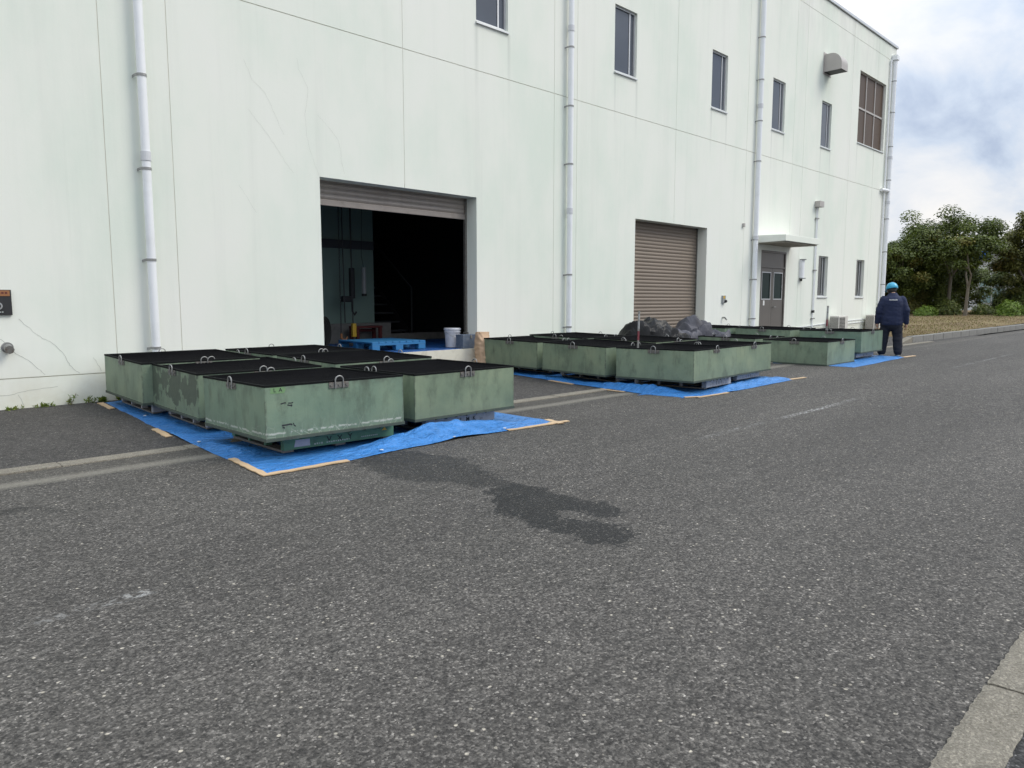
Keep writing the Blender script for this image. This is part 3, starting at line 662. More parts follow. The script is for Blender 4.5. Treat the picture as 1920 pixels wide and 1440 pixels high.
downpipe(29.62, .2, 9.95, [1.9, 3.1, 4.3, 5.7, 6.9, 8.1, 9.2], [4.9, 6.5], .078)
MB().box(29.50, 29.74, D - .20, D - .002, 9.92, 10.10).build('rain_head', M['white_plastic'], bld, bevel=.02)
MB().tube([(29.05, D - .05, 5.31), (29.25, D - .10, 5.31), (29.62, D - .11, 5.31)], .06, 12).build('pipe_elbow', M['white_plastic'], bld, smooth=True)
MB().tube([(29.36, D - .05, .25), (29.36, D - .05, 9.9)], .035, 10).build('side_pipe', M['white_plastic'], bld, smooth=True)
# exhaust hood
hd = MB(); n = 8; prof = [(D - .001, 8.30), (9.36, 8.30), (9.36, 8.46)] + [(9.36 + .34 * (1 - math.cos(math.pi / 2 * k / n)), 8.46 + .36 * math.sin(math.pi / 2 * k / n)) for k in range(1, n + 1)] + [(D - .001, 8.82)]
k = len(prof); hd.add([(23.66, y, z) for y, z in prof] + [(24.14, y, z) for y, z in prof], [(i, (i + 1) % k, (i + 1) % k + k, i + k) for i in range(1, k)] + [tuple(range(k)), tuple(range(2 * k - 1, k - 1, -1))])
hood = hd.build('exhaust_hood', M['beige_metal'], bld)
MB().box(23.60, 24.20, D - .012, D - .002, 8.24, 8.88).build('flange', M['beige_metal'], hood)
MB().box(23.68, 24.12, 9.39, D - .02, 8.296, 8.299).build('hood_mouth', M['dark'], hood)
# door lamp, conduit, small fittings
lp = MB(); n = 12; hp = [(22.62 + .115 * math.cos(math.pi + math.pi * k / n), D - .004 - .105 * math.sin(math.pi * k / n)) for k in range(n + 1)]
lp.add([(x, y, 2.0) for x, y in hp] + [(x, y, 2.54) for x, y in hp], [(i, i + 1, i + 2 + n, i + 1 + n) for i in range(n)] + [tuple(range(n, -1, -1)), tuple(range(n + 1, 2 * n + 2)), (0, n + 1, 2 * n + 1, n)])
lamp = lp.build('wall_lamp', M['white_plastic'], bld)
MB().tube([(22.62, D - .055, 2.542), (22.62, D - .055, 2.57)], .11, 16).tube([(22.62, D - .055, 1.97), (22.62, D - .055, 1.998)], .11, 16).build('lamp_cap', M['grey_paint'], lamp)
MB().tube([(22.58, D - .05, 1.9), (22.58, D - .05, 1.968)], .03, 10).build('sensor', M['dark'], lamp)
cd = MB().tube([(23.56, D - .03, .32), (23.56, D - .03, 4.2)], .021, 10).tube([(23.64, D - .03, 1.0), (23.64, D - .03, 4.2)], .012, 8).build('conduit', M['white_plastic'], bld, smooth=True)
MB().box(23.44, 23.76, D - .17, D - .002, 4.21, 4.39).build('junction_box', M['beige_metal'], cd, bevel=.01)
for z in (3.85, 2.24, .72): MB().box(23.50, 23.70, D - .06, D - .004, z, z + .035).build('conduit_clip', M['band'], cd)
MB().box(23.52, 23.62, D - .075, D - .01, .92, 1.0).build('cable_gland', M['dark'], cd, bevel=.01)
MB().bar((21.9, D - .02, .46), (24.9, D - .02, .56), .02, .02).bar((26.0, D - .02, .60), (29.3, D - .02, .66), .02, .02).bar((25.9, D - .02, .50), (29.3, D - .02, .57), .02, .02).build('surface_cable', M['white_plastic'], bld)
sw = MB().box(17.85, 18.0, D - .045, D - .002, 1.24, 1.44).build('key_switch', M['grey_paint'], bld, bevel=.006)
MB().box(17.87, 17.95, D - .049, D - .046, 1.36, 1.43).build('warning_label', M['yellow'], sw)
MB().tube([(17.96, D - .045, 1.29), (17.96, D - .09, 1.29)], .035, 12).build('key_cover', M['dark'], sw)
tp = MB().tube([(17.92, D, .86), (17.92, D - .08, .86)], .022, 10).tube([(17.92, D - .07, .87), (17.96, D - .11, .80)], .02, 10).build('wall_tap', M['galv'], bld, smooth=True)
MB().box(18.83, 18.90, D - .06, D - .002, 3.28, 3.38).build('wall_bracket', M['beige_metal'], bld, bevel=.01)
# shutter control at the left edge and the capped pipe below it
cb = MB().box(1.55, 2.0, D - .03, D - .002, 1.155, 1.435).build('control_panel', M['dark'], bld, bevel=.004)
MB().box(1.56, 1.985, D - .034, D - .031, 1.365, 1.428).build('header_plate', M['orange'], cb)
MB().box(1.70, 1.875, D - .034, D - .031, 1.305, 1.358).build('yellow_label', M['yellow'], cb)
MB().tube([(1.865, D - .03, 1.255), (1.865, D - .055, 1.255)], .042, 20).build('dial', M['grey_paint'], cb)
MB().tube([(1.865, D - .055, 1.255), (1.865, D - .066, 1.255)], .024, 16).build('dial_knob', M['dark'], cb)
for i in range(7): MB().box(1.76 + i * .023, 1.776 + i * .023, D - .0325, D - .0305, 1.182, 1.194).build('white_lettering', M['faded_white'], cb)
for i in range(11): MB().box(1.60 + i * .034, 1.622 + i * .034, D - .0355, D - .0343, 1.39, 1.41).build('plate_lettering', M['red_brown'], cb)
cp = MB().tube([(1.93, D - .001, .79), (1.93, D - .012, .79)], .06, 18).tube([(1.93, D - .012, .79), (1.93, D - .09, .77)], [.045, .04], 14).build('capped_outlet', M['galv'], bld, smooth=False)
MB().tube([(1.93, D - .09, .77), (1.93, D - .11, .768)], .047, 8).build('outlet_cap', M['steel'], cp)

# interior seen through the open shutter
PZ = .455
inn = lambda m, n, mat: m.build(n, mat, bld)
inn(MB().box(5.972, 9.108, D - .012, D + .31, -.1, PZ), 'platform_edge', M['reveal'])
inn(MB().box(3.0, 13.5, D + .312, 22, .2, PZ - .002), 'inner_floor', M['concrete_grey'])
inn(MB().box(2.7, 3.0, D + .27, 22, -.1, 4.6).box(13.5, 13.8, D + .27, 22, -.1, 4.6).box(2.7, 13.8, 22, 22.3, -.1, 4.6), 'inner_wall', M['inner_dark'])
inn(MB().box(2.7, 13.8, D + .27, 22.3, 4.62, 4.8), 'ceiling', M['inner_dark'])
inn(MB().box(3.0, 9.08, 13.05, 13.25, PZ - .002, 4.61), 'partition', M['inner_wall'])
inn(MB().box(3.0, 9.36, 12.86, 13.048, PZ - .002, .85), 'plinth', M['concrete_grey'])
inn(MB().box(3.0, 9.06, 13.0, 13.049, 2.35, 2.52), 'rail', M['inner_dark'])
inn(MB().box(9.36, 11.2, 13.1, 13.3, PZ, .60), 'inner_kerb', M['concrete_grey'])
stc = bpy.data.objects.new('staircase', None); C.objects.link(stc); stc.parent = bld
for i in range(9): MB().box(9.5, 10.55, 13.9 + i * .24, 14.13 + i * .24, .60 + i * .2, .64 + i * .2).build('tread', M['inner_dark'], stc)
MB().bar((9.47, 13.9, .55), (9.47, 16.1, 2.4), .04, .2).bar((10.58, 13.9, .55), (10.58, 16.1, 2.4), .04, .2).build('stringer', M['dark'], stc)
MB().tube([(10.6, 13.75, PZ), (10.6, 13.75, 1.6), (10.6, 16.1, 3.4)], .018, 8).build('handrail', M['inner_dark'], stc, smooth=True)

fl = sheet('floor_sheet', rng(6.0, 12, .15), [D - .005] + rng(D + .05, 12.84, .15), lambda x, y: PZ + .004 + .006 * abs(fn(x, y, 0, 1.6)) - (.03 if y < D else 0), M['tarp_in'])
tag(fl, 'dark blue sheet covering the floor inside the open doorway', 'floor sheet')

# ------------------------------------------------------------------ tanks on pallets
TW, TS, TH = 1.335, 1.285, .438
def make_tank():
    t = thing('tank', 'x', 'tank')
    w, s, h, th = TW / 2, TS / 2, TH, .012
    m = MB()
    o = [(-w, -s), (w, -s), (w, s), (-w, s)]; i_ = [(-w + th, -s + th), (w - th, -s + th), (w - th, s - th), (-w + th, s - th)]
    vs = [(x, y, 0) for x, y in o] + [(x, y, h) for x, y in o] + [(x, y, h) for x, y in i_] + [(x, y, .02) for x, y in i_]
    fs = [(3, 2, 1, 0)] + [(k, (k + 1) % 4, (k + 1) % 4 + 4, k + 4) for k in range(4)] + [(k + 4, (k + 1) % 4 + 4, (k + 1) % 4 + 8, k + 8) for k in range(4)] + [(k + 8, (k + 1) % 4 + 8, (k + 1) % 4 + 12, k + 12) for k in range(4)] + [(12, 13, 14, 15)]
    m.add(vs, fs); m.build('shell', M['tank'], t, bevel=.004, seg=2)
    b = MB().box(-w - .006, w + .006, -s - .006, s + .006, -.018, .010); b.build('bottom_flange', M['tank_edge'], t, bevel=.003)
    MB().box(-w + .04, w - .04, -s + .04, s - .04, -.023, -.0182).build('base_frame', M['tank_edge'], t)
    # dark edging clipped over the rim
    e = MB(); q = .016
    for x0, x1, y0, y1 in ((-w - .003, w + .003, -s - .003, -s + q), (-w - .003, w + .003, s - q, s + .003), (-w - .003, -w + q, -s + q + .0005, s - q - .0005), (w - q, w + .003, -s + q + .0005, s - q - .0005)): e.box(x0, x1, y0, y1, h - .012, h + .007)
    e.build('rim_edging', M['black'], t, bevel=.003)
    # black netting stretched a little below the rim
    nx = 22; g = MB(); vv = []
    for j in range(nx + 1):
        for i in range(nx + 1):
            u, v = i / nx, j / nx; ed = min(u, v, 1 - u, 1 - v)
            x = -w + .014 + u * (TW - .028); y = -s + .014 + v * (TS - .028)
            vv.append((x, y, h - .006 - .05 * min(1, ed * 5) ** .6 + (.010 * fn(x * .8, y * 4, 2.) + .012 * fn(x, y, 5., 1.3)) * min(1, ed * 9)))
    g.add(vv, [(j * (nx + 1) + i, j * (nx + 1) + i + 1, (j + 1) * (nx + 1) + i + 1, (j + 1) * (nx + 1) + i) for j in range(nx) for i in range(nx)])
    g.build('netting', M['liner'], t, smooth=True)
    for k, (x, y, a) in enumerate(((0, -s, 0), (-w, 0, -90), (0, s, 180), (w, 0, 90))):
        lg = MB().box(-.095, .095, -.009, -.0005, h - .062, h - .012).build('lifting_lug', M['steel'], t, bevel=.002); lg.location = (x, y, 0); lg.rotation_euler = (0, 0, R(a))
        n = 10; pts = [(-.038, -.016, h - .066), (-.038, -.016, h + .005)] + [(-.038 * math.cos(math.pi * i / n), -.016, h + .005 + .036 * math.sin(math.pi * i / n)) for i in range(1, n)] + [(.038, -.016, h + .005), (.038, -.016, h - .066)]
        MB().tube(pts, .0058, 8).build('ring', M['galv'], lg, smooth=True)
        bo = MB()
        for x2 in (-.075, 0, .075): bo.tube([(x2, -.009, h - .036), (x2, -.017, h - .036)], .011, 6)
        bo.build('bolt', M['steel'], lg)
    return t
def make_pallet(mat):
    t = thing('pallet', 'x', 'pallet'); w = .55
    bd = MB().box(-.068, .068, -w, w, .132, .150).mesh('deck_board', M['pallet_side'], bevel=.003)
    for k in range(7): ob('deck_board', bd, t, (-w + .068 + k * (2 * w - .136) / 6, 0, 0))
    sb = MB()
    n = 7; step = 2 * w / n; top = [(-w, .028)]
    pts = [(-w, .024), (w, .024)]
    for k in range(n - 1, -1, -1):
        x1 = -w + (k + 1) * step; x0 = -w + k * step; a, b = (x1 - .02 if k < n - 1 else x1), (x0 + .02 if k else x0)
        pts += [(a, .131), (b, .131)]
        if k: pts += [(x0 + .016, .112), (x0 - .016, .112)]
    sbm = MB().prism(pts, 0, .022).mesh('side_board', mat)
    ob('side_board', sbm, t, (0, -w - .002, 0)); ob('side_board', sbm, t, (0, w - .020, 0))
    br = MB().box(-.05, .05, -w + .022, w - .022, 0, .022).mesh('bottom_rail', M['pallet_side'], bevel=.003)
    for x in (-w + .05, 0, w - .05): ob('bottom_rail', br, t, (x, 0, 0))
    MB().box(-.06, .06, -w + .06, w - .06, .0225, .1315).build('blackout_board', M['dark'], t)  # added dark board: blocks see-through light so the fork openings look black
    po = MB().box(-.03, .03, -.018, .018, .0225, .1315).mesh('post', mat)
    pc = MB().box(-.03, .03, -.02, .02, .0225, .1315).mesh('corner_post', mat)
    for x in (-w + .031, w - .031):
        for y in (-.17, .17): ob('post', po, t, (x, y, 0))
        for y in (-w + .043, w - .043): ob('corner_post', pc, t, (x, y, 0))
    return t
G1, G2, G3 = 'green tanks by the open doorway', 'green tanks by the lowered shutter', 'green tanks by the worker'
TANKS = [ # x, y, z, yaw, tilt, label, pallet, group, material
 (2.79, 5.543, .195, -2.27, -.7, 'green tank nearest the camera with white scraped foot and bright green chalk tag', 'green', G1, 'tank_chip'),
 (4.318, 5.572, .178, -.2, 0, 'green tank right of the nearest one, its grey pallet half hidden by the lifted tarpaulin', 'grey', G1, None),
 (2.911, 7.154, .172, -1.39, 1.1, 'green tank with a large dark worn patch across its left side', 'grey', G1, 'tank_patch'),
 (2.832, 8.40, .204, -1.08, 1.4, 'leftmost green tank, its back corner closest to the white wall and downpipe', 'grey', G1, None),
 (4.33, 6.98, .203, 0, 1., 'black topped tank behind the middle of the near group, only a green edge strip showing', 'grey', G1, None),
 (4.341, 8.399, .223, 0, .3, 'black topped tank just below the open doorway, at the far corner of the near group', 'grey', G1, None),
 (9.012, 8.336, .192, .13, .75, 'green tank beside the brown paper bag with dull smudges on its left side', 'grey', G2, None),
 (8.942, 6.863, .176, .17, 1.15, 'green tank in the middle of the left row of the second group', 'grey', G2, None),
 (9.048, 5.405, .188, 2.9, -.5, 'front corner green tank of the second group with a banded staff standing in it', 'grey', G2, None),
 (10.43, 5.53, .18, 2.4, -.3, 'right front green tank of the second group on a grey pallet with dark letters', 'grey', G2, None),
 (10.40, 6.95, .195, .6, 1., 'black topped tank behind the right front tank of the second group', 'grey', G2, None),
 (10.28, 8.42, .21, 0, .9, 'black topped tank at the far back of the second group, against the wall', 'grey', G2, None),
 (14.0, 5.55, .105, -.5, 0, 'low green tank without a pallet in front of the far group', None, G3, None),
 (13.95, 6.98, .115, 0, .6, 'low tank behind the one without a pallet, its black top just visible', None, G3, None),
 (15.87, 5.613, .243, 1.2, -.3, 'far green tank on a pallet beside the worker, with a banded staff in it', 'grey', G3, None),
 (15.70, 7.05, .243, 0, .6, 'far green tank behind the one with the staff, below the double door', 'grey', G3, None),
 (15.36, 8.42, .255, 0, .6, 'rearmost green tank of the far group, right of the heaped grey sheeting', 'grey', G3, None)]
ptank = make_tank(); pg = {'grey': make_pallet(M['pallet_grey']), 'green': make_pallet(M['pallet_green'])}; first = True; used = set()
PLAB = {0: 'green plastic pallet with a pale sticker under the nearest tank', 1: 'grey pallet marked with dark letters behind the lifted fold of blue tarpaulin', 2: 'grey pallet under the tank with the dark worn patch', 3: 'grey pallet under the leftmost tank, nearest the wall weeds',
        4: 'pallet under the middle black topped tank of the near group', 5: 'pallet under the black topped tank below the open doorway', 6: 'grey pallet under the tank beside the paper bag', 7: 'grey pallet under the middle left tank of the second group',
        8: 'grey lettered pallet at the front corner of the second group', 9: 'grey lettered pallet at the right front of the second group', 10: 'pallet under the middle right tank of the second group', 11: 'pallet under the back right tank of the second group',
        14: 'grey pallet on the tarpaulin beside the feet of the worker', 15: 'pallet under the far tank below the double door', 16: 'pallet under the rearmost far tank'}
POFF = {0: (.13, 0.09), 1: (.05, .06), 6: (.24, .05), 7: (.24, .05), 8: (.30, .08), 9: (.06, .06)}
PSC = {1: (.86, 1), 6: (.78, 1.1), 7: (.78, 1.1), 8: (.74, 1.1), 9: (.74, 1.08)}
tank_obj = {}; pal_obj = {}
for i, (x, y, z, yw, tl, lab, pal, grp, mt) in enumerate(TANKS):
    o = ptank if i == 0 else copy_tree(ptank)
    a = R(yw); cx = x + TW / 2 * math.cos(a) - TS / 2 * math.sin(a); cy = y + TW / 2 * math.sin(a) + TS / 2 * math.cos(a)
    o.location = (cx, cy, z + TS / 2 * math.sin(R(tl))); o.rotation_euler = (R(tl), 0, a); o['label'] = lab; o['group'] = grp; tank_obj[i] = o
    if pal:
        p = pg[pal] if pal not in used else copy_tree(pg[pal]); used.add(pal)
        dx, dy = POFF.get(i, (.03, .05)); ang = R(tl) if y > 6.8 else 0
        pz = zg(cx, cy) + .018; p.location = (cx + dx, cy + dy, pz); sx, sy = PSC.get(i, (1, 1)); p.scale = (sx, sy, (o.location.z - .022 - .002 - pz) / .15); p.rotation_euler = (R(tl), 0, a + random.uniform(-.01, .01)); p['label'] = PLAB[i]; p['group'] = 'pallets under the green tanks'; pal_obj[i] = p
for i, (x, y, z, yw, tl, lab, pal, grp, mt) in enumerate(TANKS):
    if mt:
        for ch in tank_obj[i].children:
            if ch.name.startswith('shell'): ch.material_slots[0].link = 'OBJECT'; ch.material_slots[0].material = M[mt]
# marks on the nearest tank and the pallets
tA = tank_obj[0]; yf = -TS / 2
MB().add([(-.62, yf - .0015, .375), (-.50, yf - .0015, .372), (-.485, yf - .0015, .40), (-.50, yf - .0015, .423), (-.615, yf - .0015, .422)], [(0, 1, 2, 3, 4)]).build('chalk_tag', M['bright_green'], tA)
text_mesh('tag_lettering', 'L A', .045, M['ink'], tA, (-.555, yf - .0025, .400), (R(90), 0, 0))
def scuff(parent, pts, w, name='black_scuff', y=None):
    m = MB()
    for (ax, az), (bx, bz) in zip(pts, pts[1:]): m.bar((ax, (y or yf) - .0012, az), (bx, (y or yf) - .0012, bz), .001, w, (0, 0, 1))
    m.build(name, M['ink'], parent)
scuff(tA, [(-.535, .285), (-.50, .292), (-.488, .290)], .009); scuff(tA, [(-.47, .287), (-.44, .284), (-.425, .290)], .008); scuff(tA, [(-.475, .272), (-.455, .266), (-.435, .268), (-.445, .258)], .010)
scuff(tA, [(-.53, .107), (-.49, .108), (-.455, .112), (-.44, .104)], .012); scuff(tA, [(-.525, .092), (-.505, .084)], .01); scuff(tA, [(-.43, .118), (-.425, .10), (-.41, .088)], .008)
def pallet_text(i, txt, dx):
    ls = txt.split()
    for k, c in enumerate(ls): text_mesh('stencil_letter', c, .075, M['ink'], pal_obj[i], (dx + (k - (len(ls) - 1) / 2) * .105, -.5525, .072), (R(90), 0, 0), .0008, .001)
pallet_text(0, 'V  X  Y', -.02); pallet_text(1, 'L  M  K', .10); pallet_text(8, 'S  E  F', .0); pallet_text(9, 'L  E  E', .0); pallet_text(14, 'N E K', 0)
MB().add([(-.46, -.5535, .045), (-.31, -.5535, .043), (-.312, -.5535, .105), (-.445, -.5535, .106)], [(0, 1, 2, 3)]).build('sticker', M['sticker'], pal_obj[0])
m = MB()
for k in range(15):
    x = -.27 + k * .022 + (.03 if k > 3 else 0); m.box(x, x + .013, -.5535, -.5525, .042 + .002 * (k % 3), .055 + .003 * (k % 2))
for k in range(9): x = .20 + k * .02; m.box(x, x + .012, -.5535, -.5525, .050, .060)
m.build('faded_lettering', M['faded_white'], pal_obj[0])
MB().add([(.42, -.5535, .088), (.475, -.5535, .088), (.45, -.5535, .118)], [(0, 1, 2)]).build('yellow_mark', M['yellow'], pal_obj[0])

# ------------------------------------------------------------------ tarpaulins
def tarp(label, edge, top, nu, nv, bumps, seed, bulge=None):
    """edge: near edge points left to right, top: far edge points; grid in between"""
    def lerp(pl, t):
        t *= len(pl) - 1; i = min(int(t), len(pl) - 2); f = t - i; f = f * f * (3 - 2 * f) * .4 + f * .6
        return pl[i][0] + (pl[i + 1][0] - pl[i][0]) * f, pl[i][1] + (pl[i + 1][1] - pl[i][1]) * f
    vs = []
    for j in range(nv + 1):
        v = j / nv
        for i in range(nu + 1):
            u = i / nu; a = lerp(edge, u); b = lerp(top, u); vv = v ** 1.5
            x = a[0] + (b[0] - a[0]) * vv; y = a[1] + (b[1] - a[1]) * vv
            if bulge:
                for (t0, b0), (t1_, b1) in zip(bulge, bulge[1:]):
                    if t0 <= v <= t1_: x += (b0 + (b1 - b0) * ss(t0, t1_, v)) * max(0, 1 - u * 6)
            if i in (0, nu): x += .03 * fn(y * 1.3, seed) + .012 * fn(y * 5, seed)
            if j == 0: y += .02 * fn(x * 2, seed, 2)
            q = max(0., 1 - min(u * (top[-1][0] - top[0][0]), (1 - u) * 3, v * 4.5) / .42); ed = min(1., min(u, 1 - u, v) * 14); z = zg(x, y) + .003 + .004 * ed + (.001 + .003 * ed + .024 * q * ed) * abs(fn(x * 1.2, y * 2.2, seed, 1.6)) + (.001 + .020 * q * ed) * abs(fn(x * 1.7 + y, y - x * .6, seed, 5.5))
            for bx, by, sx, sy, hh, rot in bumps:
                dx, dy = x - bx, y - by; dx, dy = dx * math.cos(rot) + dy * math.sin(rot), -dx * math.sin(rot) + dy * math.cos(rot)
                z += hh * math.exp(-(dx / sx) ** 2 - (dy / sy) ** 2) * (1 + .22 * fn(x * 4, y * 7, seed) + .16 * fn(x * 9, y * 16, seed))
            vs.append((x, y, z))
    m = MB().add(vs, [(j * (nu + 1) + i, j * (nu + 1) + i + 1, (j + 1) * (nu + 1) + i + 1, (j + 1) * (nu + 1) + i) for j in range(nv) for i in range(nu)])
    o = m.build('tarpaulin', M['tarp'], None, smooth=True); tag(o, label, 'tarpaulin', 'blue tarpaulins under the tanks')
    return o
t1 = tarp('blue tarpaulin under the near group of tanks, its front edge lifted in a fold', [(2.60, 5.20), (3.3, 5.19), (3.95, 5.24), (4.6, 5.27), (5.3, 5.25), (6.0, 5.20)], [(2.85, 9.76), (4, 9.78), (5, 9.78), (6.15, 9.75)], 150, 130,
     [(4.55, 5.45, .80, .115, .15, .02), (4.2, 5.33, .5, .045, .022, -.06), (2.75, 7.0, .10, .5, .02, .1), (2.9, 6.2, .12, .4, .025, .3)], 3)
for x, y in ((3.70, 5.25), (4.55, 5.28), (5.22, 5.27), (2.85, 8.42), (2.74, 6.75)):
    MB().tube([(x, y, .03 + zg(x, y)), (x, y, .034 + zg(x, y))], .016, 12).build('eyelet', M['white'], t1)
tarp('blue tarpaulin under the second group of tanks, its front edge rumpled', [(8.86, 5.30), (9.3, 5.22), (10.2, 5.18), (11.0, 5.15), (11.68, 5.12)], [(8.95, 9.3), (10, 9.35), (11, 9.35), (12.0, 9.3)], 110, 100,
     [(8.98, 6.6, .16, .55, .075, .0), (9.02, 5.95, .16, .35, .07, .2), (10.9, 5.36, .7, .12, .06, 0), (10.0, 5.36, .5, .10, .05, .1), (9.05, 7.9, .14, .6, .04, 0)], 11, [(0, 0), (.06, -.12), (.3, -.20), (.5, -.12), (1, 0)])
tarp('blue tarpaulin under the far tanks, its corner by the boots of the worker', [(14.12, 5.10), (14.8, 5.10), (15.6, 5.12), (16.5, 5.18), (17.55, 5.22)], [(13.74, 9.3), (15, 9.35), (16, 9.3), (17.4, 9.0)], 60, 50, [(15.6, 5.3, .6, .12, .03, 0)], 19)
TAPES = [('tan tape strip at the rear left corner of the near tarpaulin, by the wall', (2.80, 9.74), (2.77, 9.22), .06), ('short tan tape strip halfway along the left edge of the near tarpaulin', (2.70, 7.72), (2.66, 7.24), .06),
         ('tan tape strip leading to the nearest tarpaulin corner along its left side', (2.665, 5.92), (2.585, 5.16), .055), ('long thin tan tape along the front edge at the nearest tarpaulin corner', (2.56, 5.178), (3.31, 5.175), .05),
         ('tan tape along the front edge at the right end of the near tarpaulin', (5.24, 5.255), (5.98, 5.195), .055), ('short crossed tape at the right tip of the near tarpaulin', (6.02, 5.42), (5.93, 5.13), .07), ('pale tape pointing off the right tip of the near tarpaulin', (5.86, 5.24), (6.12, 5.19), .05),
         ('tan tape at the near corner of the second tarpaulin', (8.74, 5.36), (8.95, 5.24), .05), ('tan tape along the front of the second tarpaulin corner', (8.86, 5.235), (9.6, 5.175), .045), ('tan tape off the right tip of the second tarpaulin', (11.55, 5.16), (11.95, 5.08), .06),
         ('tan tape off the right tip of the far tarpaulin by the worker', (17.3, 5.24), (17.95, 5.2), .08), ('pale tape on the left edge of the second tarpaulin over the apron', (8.84, 7.9), (8.78, 7.35), .06), ('pale tape at the second tarpaulin where it crosses the kerb', (8.69, 6.75), (8.66, 6.3), .05)]
for lab, a, b, w in TAPES:
    m = MB(); n = 10; vs = []; d = Vector((b[0] - a[0], b[1] - a[1])); L = d.length; d.normalize()
    for k in range(n + 1):
        t = k / n; x = a[0] + d.x * L * t; y = a[1] + d.y * L * t
        for s in (-.5, .5):
            j = random.uniform(-.006, .006); vs.append((x - d.y * (w * s + j), y + d.x * (w * s + j), zg(x, y) + .012 + .005 * abs(fn(x * 9, y * 9, 1)) + (.002 if s > 0 else 0)))
    nv = len(vs); vs += [(x, y, z - .008) for x, y, z in vs]
    fs = [(2 * k, 2 * k + 1, 2 * k + 3, 2 * k + 2) for k in range(n)] + [(nv + 2 * k + 2, nv + 2 * k + 3, nv + 2 * k + 1, nv + 2 * k) for k in range(n)]
    fs += [(2 * k, 2 * k + 2, nv + 2 * k + 2, nv + 2 * k) for k in range(n)] + [(2 * k + 1, nv + 2 * k + 1, nv + 2 * k + 3, 2 * k + 3) for k in range(n)]
    tag(m.add(vs, fs).build('tape_strip', M['tape']), lab, 'tape', 'tape strips holding down the tarpaulins')

# ------------------------------------------------------------------ staffs, sheeting
def staff(label, x, y, z, h, r=.018):
    t = thing('measuring_staff', label, 'staff', (x, y, z), (R(.6), R(.8), 0), 'banded staffs standing in tanks')
    L = .30 + h; cols = ['galv', 'red', 'galv', 'grey_paint', 'galv', 'grey_paint', 'galv']; fr = [0, .42, .48, .62, .72, .74, .9, 1]
    fr = [0, .50, .66, .70, .82, .86, .95, 1]
    for k, c in enumerate(cols): MB().box(-r, r, -r * .6, r * .6, L * fr[k] + .0005, L * fr[k + 1]).build('band_red' if c == 'red' else 'staff_section', M[c], t)
    return t
staff('banded red and white staff upright in the front corner tank of the second group', 9.10, 6.39, .30, .56, .014)
staff('banded red and white staff upright in the far tank beside the worker', 15.93, 6.36, .34, .56, .022)
def heap(name, label, cx, cy, domes, seed, mat, amp, nf):
    """crumpled sheeting: a low mound broken into flat creased facets, like a folded sheet"""
    rnd = random.Random(seed); zb = zg(cx, cy) + .012; nu, nv = 130, 100; rx = max(abs(d[0]) + d[2] for d in domes) * 1.12; ry = max(abs(d[1]) + d[3] for d in domes) * 1.12
    waves = []
    for q in range(nf): a = rnd.uniform(0, math.pi); waves.append((math.cos(a) * .8, math.sin(a) * 1.2, rnd.choice((.07, .10, .15, .21, .30)), rnd.uniform(0, 2)))
    def hgt(x, y):
        h = 0
        for dx, dy, sx, sy, hh in domes:
            r = ((x - dx) / sx) ** 2 + ((y - dy) / sy) ** 2
            if r < 1: h = max(h, hh * (1 - r ** 1.8) ** .5)
        return h
    vs = []
    for j in range(nv + 1):
        for i in range(nu + 1):
            x = -rx + 2 * rx * i / nu; y = -ry + 2 * ry * j / nv
            wx, wy = x + .05 * fn(x * 2.2, y * 2.2, seed), y + .05 * fn(y * 2.2, x * 2.2, seed + 9)
            h = hgt(wx, wy); k = min(1, h / .25); f = 0
            for ux, uy, wl, ph in waves:
                q = (wx * ux + wy * uy * .6 + h * (1.1 * ux + .9 * abs(uy))) / wl + ph + .5 * fn(wx * 1.1, wy * 1.1, ph * 9)
                f += wl * (abs(q % 2 - 1) - .5)
            z = h + k * amp * f
            vs.append((cx + x, cy + y, zb + max(0, z) - (.03 if h <= 0 else 0)))
    fs = []
    for j in range(nv):
        for i in range(nu):
            a, b, c, d = j * (nu + 1) + i, j * (nu + 1) + i + 1, (j + 1) * (nu + 1) + i + 1, (j + 1) * (nu + 1) + i
            if max(vs[q][2] for q in (a, b, c, d)) > zb + .001: fs.append((a, b, c, d))
    o = MB().add(vs, fs).build(name, mat, None, smooth=False)
    return tag(o, label, 'sheeting')
heap('black_sheeting', 'heap of crumpled black sheeting in front of the lowered brown shutter', 12.95, 8.75, [(-.22, 0, .66, .6, .74), (.25, -.05, .50, .5, .64), (.25, -.1, 1.0, .62, .50)], 4, M['black_sheet'], .36, 11)
heap('grey_sheeting', 'rumpled grey sheeting heaped to the right of the black heap', 14.2, 8.60, [(.20, .05, .48, .5, .70), (-.80, .05, .45, .45, .50), (-.40, 0, .65, .5, .48), (.62, -.15, .60, .5, .44)], 15, M['grey_sheet'], .40, 11)

# ------------------------------------------------------------------ things on and in front of the platform
def blue_pallet():
    t = thing('blue_pallet', 'bright blue plastic pallet on the platform in the open doorway', 'pallet', (7.73, 10.90, PZ + .012), (0, 0, R(-2)))
    bd = MB().box(-.062, .062, -.55, .55, .125, .15).mesh('deck_board', M['pallet_blue'], bevel=.004)
    for k in range(8): ob('deck_board', bd, t, (-.488 + k * .1394, 0, 0))
    MB().box(-.55, .55, -.552, -.50, .09, .1245).box(-.55, .55, .50, .552, .09, .1245).box(-.55, .55, -.05, .05, .09, .1245).build('cross_bearer', M['pallet_blue'], t)
    bl = MB().box(-.075, .075, -.06, .06, 0, .0895).mesh('block', M['pallet_blue'], bevel=.008)
    for x in (-.475, 0, .475):
        for y in (-.49, 0, .49): ob('block', bl, t, (x, y, 0))
blue_pallet()
bk = thing('bucket', 'white lidded plastic bucket on the platform by the right jamb', 'bucket', (8.86, 10.30, PZ + .012))
